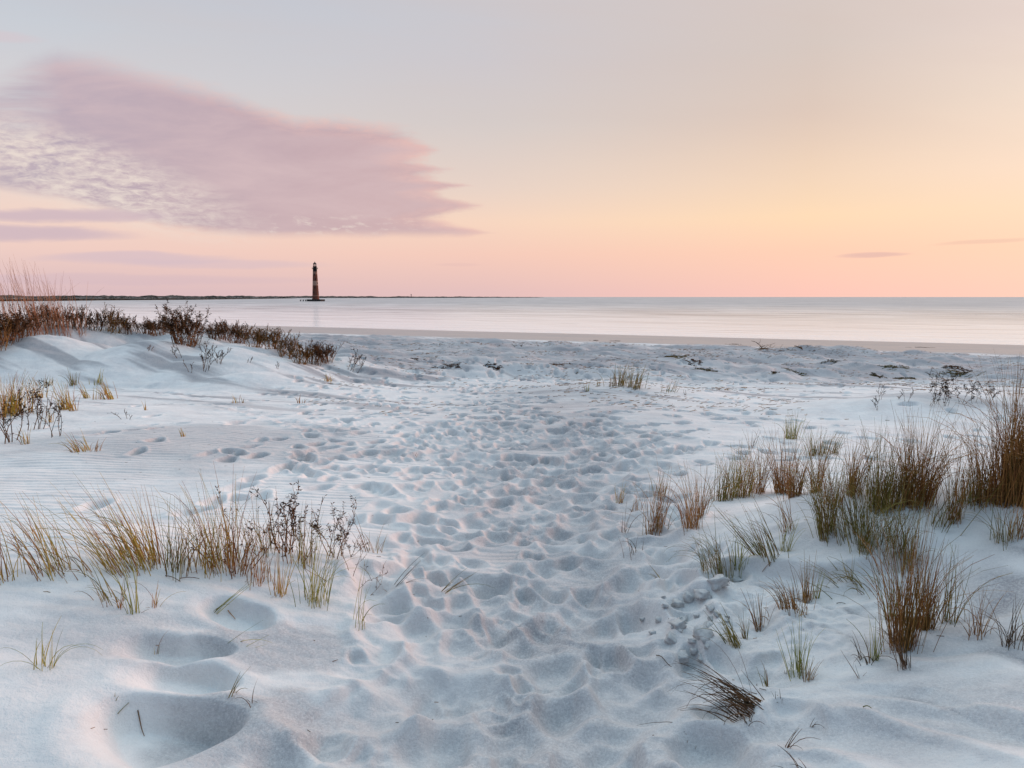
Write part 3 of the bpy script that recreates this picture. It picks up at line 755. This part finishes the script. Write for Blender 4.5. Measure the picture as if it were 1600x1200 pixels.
# ---- left foreground
T_ = tuft
T_(6,905,150,50,26,'gold',-.15,'gold grass tuft cut by the left edge beside the near left dune',arch=3)
T_(84,893,135,75,44,'gold',-.30,'olive and gold grass tuft left of the big leaning tuft',arch=6)
T_(50,850,70,60,14,'rust',-.35,'thin reddish blades left behind the leftmost foreground tuft',curl=.7)
T_(205,884,150,95,95,'gold',-.42,'big green and gold tuft leaning left on the near left dune',curl=.35,arch=6)
T_(240,884,130,50,48,'gold',-.12,'upright gold tuft just right of the big leaning tuft',arch=2)
T_(280,892,125,60,42,'olive',.05,'olive tuft in the middle of the near left row',arch=2)
T_(318,885,95,60,30,'gold',.1,'short gold tuft in front of the ripple marks, before the tall middle tuft')
T_(345,888,165,75,70,'gold',-.10,'tall gold tuft at the middle of the near left row',arch=3)
T_(372,892,110,40,30,'rust',.1,'rusty tuft at the foot of the tangled brown weed')
weed(366,888,105,90,7,'brown',.0,'tangled dark woody weed amid the near left grass row',leafy=.2,sprawl=.3)
T_(400,908,75,60,32,'rust',.0,'low rust coloured tuft on the front edge of the left dune')
T_(412,862,110,60,34,'olive',-.05,'olive tuft behind the low rusty tuft, left of the dark leafy weed')
weed(450,866,118,44,7,'brown',-.03,'darkest leafy weed standing tallest in the near left row',leafy=.6)
weed(460,875,85,60,6,'rust',.15,'lower brown weed at the foot of the dark leafy weed',leafy=.5)
T_(436,928,85,30,24,'gold',.03,'narrow gold tuft in front of the leafy weed',curl=.3)
T_(492,942,120,55,40,'green',.05,'pale green stemmed tuft at the right front of the left row',curl=.3,arch=2)
T_(480,880,100,50,28,'olive',.05,'olive tuft behind the pale green stemmed tuft')
weed(520,872,90,44,5,'brown',.05,'curled brown weed right of the leafy weed, with drooping leaves',leafy=.9)
weed(540,868,55,50,6,'rust',.2,'small russet weed at the right end of the left row',leafy=.7)
weed(545,905,60,120,5,'brown',.0,'wiry twigs sprawling low at the right end of the left row',leafy=.15,sprawl=.9)
T_(577,862,85,26,8,'rust',-.25,'few thin rusty blades leaning left beside the path')
T_(592,862,50,26,8,'gold',.2,'small gold sprig on the path side of the left row')
T_(563,974,95,40,9,'green',.05,'sparse pale tuft alone in the sand left of the path',curl=.5)
T_(72,1042,85,36,13,'green',.05,'lone green tuft in the smooth sand at the lower left',curl=.6,arch=4)
T_(176,942,105,40,16,'olive',-.28,'leaning sparse tuft left of the tall thin tuft in front of the row',curl=.4)
T_(187,950,55,12,7,'rust',.0,'short reddish sprig between two sparse tufts before the left row')
T_(211,958,150,16,11,'green',-.02,'tall thin tuft standing in front of the big leaning tuft',curl=.3)
T_(243,948,60,12,6,'gold',.02,'small sprig with one arched blade before the left row',curl=.5,arch=2)
T_(135,892,70,80,14,'rust',-.5,'flattened reddish blades between the two largest left tufts',curl=.6)
T_(332,952,85,10,6,'green',.75,'few green blades leaning right over the upper hollow',curl=.25)
T_(335,1022,105,20,7,'green',1.0,'green blades lying right across the middle hollow',curl=.2)
T_(245,1022,45,4,3,'gold',.03,'tiny gold sprig on the rim of the middle hollow',curl=.1)
T_(178,1092,32,3,2,'olive',.0,'single short stalk left of the large lower hollow',curl=.05)
T_(362,1085,55,20,5,'olive',.5,'few thin blades beside the lowest hollow, leaning right',curl=.3)
T_(400,1100,50,30,5,'dark',-.1,'arched dark blades in grey sand right of the lowest hollow',curl=1.8)
# ---- left middle distance
weed(18,690,85,60,6,'dark',.0,'dark twisted weed at the left edge on the pink flat',leafy=.7)
weed(50,672,70,50,5,'dark',.1,'dark twisted weed second from the left edge on the pink flat',leafy=.7)
weed(86,682,58,40,4,'dark',.1,'dark bent weed farthest right of the three on the pink flat',leafy=.7)
weed(200,655,20,34,3,'dark',.0,'tiny dark weed alone on the pink flat',leafy=.3,sprawl=.5)
T_(8,650,65,60,60,'gold',.05,'orange gold tuft at the left edge under the far dune')
T_(30,645,50,50,40,'gold',.0,'orange gold tuft next to the one at the left edge')
T_(57,622,28,30,16,'gold',-.1,'small gold tuft behind the dark twisted weeds')
T_(104,640,42,24,26,'gold',-.1,'golden tuft standing tallest of the small ones on the left flat')
T_(115,642,30,14,12,'gold',-.2,'golden sprig touching the tallest small tuft on the left flat')
T_(136,622,24,12,12,'gold',-.3,'leaning gold sprig left of the outermost small tuft')
T_(171,624,30,20,22,'gold',-.3,'outermost golden tuft at the right of the small row under the far dune')
T_(151,624,20,14,8,'gold',0,'short gold sprig between two leaning sprigs under the far dune')
T_(78,660,25,14,8,'gold',0,'short gold sprig between the dark weeds')
T_(114,602,26,10,12,'olive',0,'greenish sprig at the foot of the far dune, left of centre')
T_(153,600,22,16,9,'green',.1,'thin green sprig at the foot of the far dune')
T_(70,602,14,30,14,'olive',0,'flat olive clump at the foot of the far dune')
T_(128,706,36,36,22,'gold',-.4,'orange tuft leaning left in the pink sand above the ripples',curl=.4)
T_(150,705,24,20,8,'rust',.2,'faint reddish blades right of the orange leaning tuft')
T_(38,694,28,14,12,'gold',-.1,'yellow sprig under the dark weeds at the left edge')
T_(286,682,14,8,12,'gold',-.1,'tiny gold tuft alone in the grey lavender sand')
T_(228,641,16,6,5,'gold',0,'faint gold sprig right of the tiny dark weed')
T_(370,630,16,24,7,'gold',0,'faint gold sprig amid the footprints of the left track',curl=.8)
T_(472,630,14,18,8,'rust',0,'faint rusty sprig on the slope below the hedge end')
T_(512,596,12,14,12,'gold',0,'small gold sprig on the slope below the shrub hedge end')
T_(868,578+28,1,1,1,'gold',0,'x') if False else None
# ---- far left dune: hedge of brown shrubs
hedge = [(-15,560,70,60),(10,545,60,55),(35,530,45,45),(62,522,38,40),(92,521,36,40),(120,522,36,38),(148,524,34,36),(173,525,42,34),(200,527,27,34),(226,528,26,32),(248,529,30,30),
         (335,533,26,26),(352,534,34,26),(372,538,38,32),(398,545,38,34),(424,553,38,34),(448,562,36,32),(470,570,36,30),(492,573,38,28),(512,576,34,22)]
place_ = ['at the left edge of the far dune','second from the left edge on the far dune','third from the left edge on the far dune','under the left tall reeds','under the middle tall reeds','under the right tall reeds',
 'first past the tall reeds','with a tall spike past the reeds','fourth left of the round bush','third left of the round bush','next left of the round bush',
 'next right of the round bush','at the start of the right hedge','second in the right hedge','third in the right hedge','fourth in the right hedge','fifth in the right hedge','sixth in the right hedge','last but one of the right hedge','last of the right hedge on the falling crest']
for (u, v, h, w), pl in zip(hedge, place_):
    weed(u, v, h*0.80, w*1.25, 30, random.choice(['brown','rust','brown']), random.uniform(-.08, .15), 'brown dune shrub '+pl, leafy=.85, name='dune_shrub', group='brown shrubs along the far dune crest', cat='shrub', off=0.35)
weed(289,540,54,66,60,'brown',.0,'largest round brown bush on the crest of the far dune',leafy=.8,name='dune_shrub',group='brown shrubs along the far dune crest',cat='shrub',off=.2)
weed(549,580,34,26,5,'dark',.35,'lone dark shrub leaning right beyond the hedge end',leafy=.7,name='dune_shrub',cat='shrub',group='brown shrubs along the far dune crest')
weed(280,560,24,16,3,'dark',-.4,'sparse dark weed leaning left in the dune bowl',leafy=.6)
weed(318,578,40,34,7,'dark',.05,'dark weed in the middle of the dune bowl',leafy=.7)
weed(296,582,22,10,2,'dark',0,'smallest dark weed at the bottom of the dune bowl',leafy=.4)
weed(345,568,28,22,5,'dark',.1,'dark weed on the right wall of the dune bowl',leafy=.6)
weed(388,566,10,8,2,'dark',.1,'tiny weed on the pale slope below the hedge')
weed(432,576,14,18,2,'dark',.1,'small twig weed hanging below the right hedge')
weed(235,548,9,10,3,'brown',0,'tiny brown weed on the smooth face of the far dune')
reed_l = ['leftmost','second','third','fourth','fifth','rightmost']
for i, (u, v, h) in enumerate([(-8,540,110),(18,530,100),(45,522,95),(72,521,88),(95,521,80),(128,523,72)]):
    T_(u, v, h, 40 if i < 5 else 14, 34 if i < 5 else 7, 'pinky', -.10, reed_l[i]+' clump of tall thin reddish reeds above the far dune', curl=.12, name='tall_reed', group='tall reeds on the far dune', thick=.7)
# ---- centre
T_(968,603,32,28,34,'olive',.05,'green gold tuft on the left of the pair at the middle hummock')
T_(992,606,34,24,34,'olive',.1,'green gold tuft on the right of the pair at the middle hummock')
T_(918,612,17,5,5,'green',0,'small green sprig left of the middle hummock pair')
T_(934,603,12,8,4,'olive',.1,'faint sprig close to the left of the middle hummock pair')
T_(1044,612,22,34,10,'olive',.2,'thin blades right of the middle hummock pair',curl=.3)
T_(1070,617,10,5,3,'dark',0,'tiny dark sprig right of the middle hummock')
T_(649,712,12,3,2,'dark',.25,'short lone straw standing amid the footprints')
T_(865,628,10,60,10,'dark',0,'x') if False else None
for a in [(1052,558,60,5,90,'olive','dark olive vine mat, longest on the beach right of centre'),(1085,566,36,4,50,'brown','brown end of the vine mat running down a hummock'),
          (1105,580,44,3,60,'olive','olive vine mat just below the long one'),(928,532,18,2,22,'dark','left dark patch of seaweed near the wet sand'),(962,533,18,2.5,26,'dark','right dark patch of seaweed near the wet sand'),
          (1148,538,26,1.5,22,'dark','thin dark patch of weed near the wet sand right of centre'),(1298,565,30,3,36,'olive','dark vine patch on the hummock right of the driftwood'),
          (1370,588,28,4,50,'olive','round dark green vine clump on the right flat'),(1412,592,34,5,60,'olive','leafy yellowish vine clump beside the round dark one'),
          (1400,574,70,2,40,'olive','straggling vine runner on the right hummock'),(1490,574,60,3,70,'brown','brown upper vine strand on the far right hummock'),
          (1495,583,62,3.5,90,'olive','green lower vine mat on the far right hummock'),(1210,583,24,2,20,'olive','small vine patch before the right hummocks'),(1245,583,50,1.5,24,'olive','thin vine runner before the right hummocks'),
          (700,572,60,2,40,'brown','brown vine runner on the left of the middle flat'),(770,573,36,3,50,'brown','bushy brown vine patch in the middle flat'),(870,570,70,1.5,36,'brown','thin brown vine runner crossing the middle flat'),
          (650,562,50,2,26,'dark','dark vine runner beyond the end of the left dune'),(810,540,20,1.5,14,'rust','rusty weed patch near the wet sand'),(1440,543,50,1,16,'dark','thin line of weed on the wet sand at right')]:
    vine(a[0], a[1], a[2], a[3], a[4], a[5], a[6], lump=.025)
# driftwood branch at the wet sand edge
def drift(u, v, wp, hp, label, n=7):
    p = pick(u, v); k = p.y/F; T = Strands(); w = wp*k*.5; h = hp*k
    for i in range(n):
        x = random.uniform(-.6, .5)*w; y = random.gauss(0, .15)*w; q = Vector((x, y, ground(p.x+x, p.y+y)-p.z-.03)); d = Vector((random.choice((-1, 1))*random.uniform(.4, 1), random.gauss(0, .3), random.uniform(.1, .6))).normalized(); pts = [q]
        for s in range(7):
            d = (d+Vector((random.gauss(0, .25), random.gauss(0, .2), -.13))).normalized(); q = q+d*w*random.uniform(.08, .14); pts.append(q)
        T.strand(pts, .035, .012, random.choice(PAL['dark']), n=5)
        T.strand([pts[3], pts[3]+Vector((random.gauss(0, .2), 0, .25))*1.0*h, pts[3]+Vector((random.gauss(0, .4), 0, .6))*h], .018, .008, random.choice(PAL['dark']), n=4)
    o = T.build('driftwood', m_twig); o.location = p; tag(o, label, 'driftwood')
drift(1200, 545, 60, 14, 'tangle of dark driftwood branches at the wet sand edge', 12)
drift(1255, 545, 46, 6, 'low dark driftwood pieces right of the branch tangle', 5)
# ---- right middle weeds
for u, v, h, w, n, lab in [(1463,632,50,18,4,'tall dark weed, left of the pair on the right middle dune'),(1477,632,44,26,5,'bushy dark weed beside the tall one on the right middle dune'),(1451,634,28,12,2,'short dark weed leaning left on the right middle dune'),
        (1503,632,40,16,3,'dark weed between the bushy pair and the leaning stalk'),(1522,630,42,16,2,'thin stalk weed on the right middle dune'),(1540,630,36,22,4,'dark weed next to the tall grass at the right edge'),
        (1372,641,28,26,2,'bent dark twigs in the flat left of the weed dune'),(1378,625,22,10,2,'short brown twig beside the bent dark twigs'),(1418,628,24,16,2,'reddish stalk in the flat before the weed dune'),(1404,624,10,10,2,'tiny brown sprig in the flat before the weed dune')]:
    weed(u, v, h, w, n, 'dark', random.uniform(-.05, .1), lab, leafy=.95)
# ---- right dune grasses
T_(1237,686,40,20,34,'green',0,'short green tuft standing alone beyond the right dune',curl=.15)
T_(1228,684,34,5,5,'olive',-.1,'thin sprig touching the lone green tuft')
T_(1272,712,44,26,34,'olive',0,'olive tuft farthest left of the trio behind the right crest')
T_(1295,708,34,34,26,'olive',.1,'short olive tuft, middle of the trio behind the right crest')
T_(1305,708,30,10,8,'olive',0,'thin olive sprig, right of the trio behind the right crest')
T_(1176,698,28,6,5,'dark',.1,'thin dark sprig left of the right dune grasses')
T_(968,786,34,14,12,'gold',0,'tiny pale tuft by the path, leftmost on the right side')
T_(995,798,28,24,10,'rust',.1,'low faded tuft by the path between the tiny one and the first stand')
T_(1026,828,88,42,44,'rust',.05,'leftmost full tuft at the foot of the right dune',arch=2)
T_(1030,775,40,26,16,'olive',0,'light tuft behind the leftmost full tuft',curl=.6)
T_(1080,826,95,34,40,'rust',-.05,'reddish tuft with long foot at the left end of the right crest',arch=3)
T_(1092,812,85,28,28,'rust',.05,'thin rusty tuft touching the reddish one on the left crest')
T_(1130,782,68,40,55,'olive',.05,'low dense olive tuft on the left shoulder of the right crest')
T_(1156,776,78,38,80,'gold',.05,'dense golden olive tuft second along the right crest')
T_(1184,770,88,28,44,'rust',.0,'narrow rusty tuft third along the right crest')
T_(1224,770,92,30,90,'rust',-.05,'darkest upright red brown tuft on the right crest')
T_(1244,775,75,26,55,'rust',.05,'shorter brown tuft right of the darkest upright one')
T_(1275,768,86,22,40,'rust',.05,'narrow brown tuft before the gap in the right crest')
T_(1293,834,130,32,62,'olive',-.06,'tall tuft rooted low on the near face below the crest gap')
T_(1300,790,70,40,30,'rust',.0,'short brown tuft behind the tall low rooted tuft')
T_(1333,772,92,28,60,'rust',.05,'orange brown tuft in the middle of the right crest')
T_(1335,835,110,60,56,'olive',-.15,'broad leaning grey green tuft on the near face of the right dune',arch=3)
T_(1352,862,110,30,36,'olive',.05,'narrow tuft rooted on the near face below the broad leaning one')
T_(1376,795,118,44,110,'olive',.05,'dense olive tuft left of the biggest brown one')
T_(1402,790,110,40,70,'rust',.0,'brown tuft between the dense olive and biggest tufts')
T_(1434,785,132,54,180,'rust',.05,'biggest dense red brown tuft on the middle of the right crest',arch=4)
T_(1388,850,90,60,50,'olive',.1,'grey green spreading tuft under the biggest brown one',arch=3)
T_(1415,885,110,40,34,'olive',-.1,'thin olive tuft rooted midway down the near face')
T_(1492,814,150,22,34,'rust',.0,'slim tall tuft alone right of the biggest brown one')
T_(1470,820,90,40,22,'olive',.25,'light leaning tuft at the foot of the slim tall one',arch=2)
T_(1515,785,80,44,44,'olive',.05,'low mixed tuft between the slim tall and the right edge stand')
T_(1545,782,125,50,120,'rust',.0,'dense brown tuft at the left of the right edge stand')
T_(1572,782,195,42,150,'rust',.05,'tallest grass tuft, near the right edge of the picture')
T_(1598,785,190,50,150,'rust',.0,'tall brown tuft cut by the right edge of the picture')
T_(1630,790,170,60,60,'rust',-.1,'tuft at the far right margin leaning inward')
T_(1565,846,70,40,22,'olive',-.05,'light tuft below the right edge stand on clean sand',arch=2)
T_(1590,838,75,36,26,'rust',.1,'brownish sparse tuft below the right edge stand')
T_(1226,862,60,18,12,'green',.1,'pale green sprig right of the leaning left face tuft')
T_(1205,870,85,40,26,'olive',-.3,'leaning thin tuft on the left face of the right dune',curl=.3,arch=2)
T_(1190,866,90,20,12,'olive',-.6,'sloping stalks on the left face of the right dune',curl=.2)
T_(1122,896,72,60,42,'olive',-.1,'tuft with long blades arching left above the slumped sand',arch=12)
T_(1158,882,62,24,14,'green',.05,'short sprig right of the arching tuft above the slump')
T_(1232,828,75,26,14,'rust',-.2,'thin reddish stalks on the left face below the crest')
T_(1150,1008,62,28,22,'olive',-.35,'dark leaning tuft right of the fallen sand lumps')
T_(1165,998,45,10,9,'olive',0,'upright sprig right of the dark leaning tuft')
T_(1187,982,66,14,18,'rust',-.1,'narrow brown sprig on the near face above the wind bent tuft',curl=.2)
T_(1240,952,56,50,44,'rust',-.1,'reddish bushy tuft beside the slump shadow',curl=1.0,arch=3)
T_(1258,940,70,20,22,'rust',0,'upright brown stalks touching the reddish bushy tuft',curl=.15)
T_(1275,934,50,10,8,'green',0,'yellow green sprig right of the reddish bushy tuft',curl=.1)
T_(1330,905,45,8,6,'gold',-.2,'small gold sprig on the clean slope of the right dune',curl=.2)
T_(1325,915,60,70,8,'olive',-.8,'few long blades lying across the clean slope',curl=.6,arch=2)
T_(1365,925,75,60,9,'olive',-.5,'sparse arched blades left of the tall near clump',curl=1.2,arch=2)
T_(1392,965,90,16,12,'green',-.05,'pale stalks just behind the left of the tall near clump',curl=.2)
T_(1410,1008,175,44,105,'rust',.0,'tall dense brown clump in the right foreground',curl=.15,arch=4)
T_(1442,982,130,36,70,'rust',.02,'dense brown clump touching the right of the tall near clump',curl=.2)
T_(1414,1042,80,22,18,'dark',-.15,'low dark blades at the foot of the tall near clump')
T_(1366,1030,70,16,14,'green',0,'yellow green sprig left of the tall near clump',curl=.2)
T_(1352,1035,60,24,9,'dark',-.2,'thin dark arching blades left of the yellow green sprig',curl=.9)
T_(1480,972,115,34,20,'olive',.05,'thin tuft right of the near brown clumps on clean sand',curl=.15)
T_(1526,993,85,30,14,'rust',.0,'sparse tuft with arching blades right of the near clumps',curl=.5,arch=4)
T_(1582,1008,85,34,16,'dark',.05,'dark sparse tuft near the right edge in the foreground',curl=.35,arch=3)
T_(1600,1000,60,14,8,'gold',0,'yellowish sprig cut by the right edge in the foreground')
T_(1249,1054,85,30,22,'green',-.05,'upright pale green tuft in the middle of the lower right sand',curl=.12)
T_(1262,1064,45,14,9,'rust',.1,'short rusty sprig touching the upright pale green tuft')
T_(1228,1052,20,6,4,'dark',0,'tiny dark sprig left of the upright pale green tuft')
T_(1190,1098,85,56,18,'dark',-.85,'upper part of the wind bent dark tuft at the lower right',curl=.55)
T_(1172,1108,118,44,27,'dark',-.85,'wind bent dark tuft sweeping left over the lower right sand',curl=.95,arch=14)
T_(1198,1072,40,10,8,'olive',-.1,'tiny olive sprig above the wind bent tuft',curl=.2)
T_(1168,1128,40,14,6,'dark',.0,'thin dark sprig beneath the wind bent tuft')
T_(1217,1088,22,18,6,'dark',0,'small dark curl of blades right of the wind bent tuft',curl=1.5)
T_(1226,1168,55,10,5,'dark',.4,'bent dark blades near the bottom right of centre',curl=1.0)
T_(1267,1135,30,8,4,'dark',.2,'two short dark blades right of the bent dark ones',curl=.8)
T_(1253,1198,40,50,6,'dark',-.5,'crossed dark blades at the bottom edge',curl=.3)
T_(1077,1155,14,12,5,'dark',-.1,'tiny dark tuft at the toe of the right dune')
T_(975,832,50,14,5,'dark',.1,'faint dark stalks by the path at the dune foot')
T_(985,870,40,30,6,'dark',-.1,'faint twiggy stalks beside the path below the leftmost full tuft')
T_(1040,912,40,6,4,'olive',-.6,'two fallen straws left of the slump')
T_(1346,1058,60,3,2,'dark',-.55,'single dark stick leaning in the right foreground sand',curl=.05)
T_(705,905,1,1,1,'olive',0,'x') if False else None
T_(690,922,70,10,5,'olive',.9,'long olive blades reaching right over the path edge',curl=.2)
T_(605,926,85,10,6,'dark',.7,'long dark blades leaning right at the path edge',curl=.25)

# ---- fallen sand lumps of the slump
def clod(u, v, sp, label, seed):
    p = pick(u, v); k = p.y/F; s = sp*k*.72; rs = np.random.RandomState(seed)
    import bmesh
    bm = bmesh.new(); bmesh.ops.create_cube(bm, size=1.2)
    bmesh.ops.subdivide_edges(bm, edges=bm.edges[:], cuts=3, use_grid_fill=True)
    for vv in bm.verts:
        c = vv.co; n_ = c.normalized()
        w_ = float(perlin(np.array([c.x*1.6+seed*3.1]), np.array([c.y*1.6+c.z*1.3+seed]))[0])
        w2 = float(perlin(np.array([c.x*4+seed*1.1]), np.array([c.y*4+c.z*3.3+seed]))[0]); c2 = c.lerp(n_*0.75, .15)*(1+.75*w_+.25*w2); vv.co = (c2.x*s*1.15, c2.y*s, c2.z*s*(.55+.4*((seed*7) % 5)/5))
    me_ = bpy.data.meshes.new('sand_lump'); bm.to_mesh(me_); bm.free(); me_.materials.append(m_clod)
    me_.polygons.foreach_set('use_smooth', [True]*len(me_.polygons))
    o = bpy.data.objects.new('sand_lump', me_); C.objects.link(o); o.location = (p.x, p.y, p.z+s*.08)
    o.rotation_euler = (rs.uniform(-.5, .5), rs.uniform(-.5, .5), rs.uniform(0, 6)); tag(o, label, 'sand lump', 'crumbled sand lumps of the slump')
for i, (u, v, s, lab) in enumerate([(1059,945,17,'squarish grey sand lump at the top left of the slump'),(1077,935,16,'rough sand lump right of the squarish one'),(1098,930,22,'broad sand lump at the head of the slump'),
    (1029,969,11,'pointed sand lump at the left of the slump'),(1004,968,9,'small outlying sand lump left of the slump'),(1060,978,20,'wedge shaped sand lump in the middle of the slump'),
    (1067,970,12,'small lump leaning on the wedge shaped one'),(1100,995,27,'largest rounded sand lump at the foot of the slump'),(1106,978,12,'small lump behind the largest rounded one'),(1083,1003,13,'thin lump touching the left of the largest one'),
    (1050,1000,18,'crumbly lump at the bottom left of the slump'),(1020,990,10,'small lump below the pointed one'),(1120,912,30,'long lump under the broken edge'),(1150,908,16,'dark sided lump at the right end of the broken edge'),(1112,950,14,'low lump in the upper middle of the slump'),
    (1065,1028,20,'half buried lump below the slump'),(1085,1018,12,'flat slab lump below the slump')]):
    clod(u, v, s, lab, i+1)

_r = random.Random(5)
for i in range(16):
    clod(_r.gauss(1075, 30), _r.gauss(975, 24), _r.uniform(6, 12), 'small crumb of grey sand lying among the bigger slump lumps', 40+i)
# ---- loose straws that lie on the sand
def straw(u, v, lp, rot, label, pal='olive'):
    p = pick(u, v); k = p.y/F; L = lp*k; T = Strands(); pts = []
    for q in range(7):
        t_ = (q/6-.5)*L; x = math.cos(rot)*t_; y = math.sin(rot)*t_*2
        pts.append(Vector((x, y, ground(p.x+x, p.y+y)-p.z+.004+.006*math.sin(q/6*math.pi))))
    T.strand(pts, .0022, .0014, random.choice(PAL[pal]), n=5)
    o = T.build('straw', m_twig); o.location = p; tag(o, label, 'straw', 'loose straws lying on the sand')
for a in [(221,1140,22,-.5,'short grey straw lying in the large lower hollow','dark'),(193,1110,14,.6,'faint straw at the upper left of the large lower hollow','olive'),(362,964,16,-.3,'yellow straw in the upper hollow','gold'),
          (1037,1033,24,-.5,'dark straw lying left below the slump','dark'),(1358,824,14,-.9,'tiny dark straw','dark'),(1198,887,14,0,'orange leaf straw beside the arching tuft','rust'),
          (444,607,20,.05,'orange brown stick on the slope under the hedge','rust'),(270,905,30,-.2,'dark twig in front of the left grass row','dark'),(296,905,28,.2,'second dark twig in front of the left grass row','dark'),
          (1314,945,12,-.3,'dark crumb of straw on the clean right slope','dark'),(1355,1107,12,-.2,'short straw in the lower right sand','olive')][:]:
    if a[4].startswith('tiny'): continue
    straw(*a)

# ---- wrack crumbs: broken reed bits scattered over the back of the beach
Wk = Strands(); cnt = 0
while cnt < 13000:
    y = random.uniform(11, 52); x = random.uniform(-.5*y, .75*y); s = y+.55*x
    if s > 57 or (x < -.27*y and y < 30): continue
    d = fbm(np.array([x/5+2]), np.array([(y+.55*x)/1.6]), 3)[0]
    if random.random() > (0.04+max(0, d)*2.2)*(1.0 if y > 16 else .25): continue
    z = ground(x, y)+.008; a = random.gauss(0, .6); L = random.uniform(.03, .12)*(0.6+y/40)
    q = Vector((x, y, z)); dd = Vector((math.cos(a), math.sin(a), random.uniform(-.05, .25)))*L
    Wk.strand([q-dd*.5, q, q+dd*.5], .0025+.00018*y, .002+.00012*y, random.choice(PAL['brown']+PAL['dark']+PAL['rust']), n=3); cnt += 1
for _ in range(260):
    y = random.uniform(2.2, 11); x = random.uniform(-.6*y, .65*y); a = random.uniform(0, 6.28); q = Vector((x, y, ground(x, y)+.003)); L = random.uniform(.006, .03)
    dd = Vector((math.cos(a), math.sin(a), 0))*L
    Wk.strand([q-dd*.5, q, q+dd*.5], .0016, .0012, random.choice(PAL['brown']+PAL['dark']), n=3)
tag(Wk.build('wrack', m_twig), 'crumbs of broken reed and seaweed strewn over the upper beach', 'debris', kind='stuff')
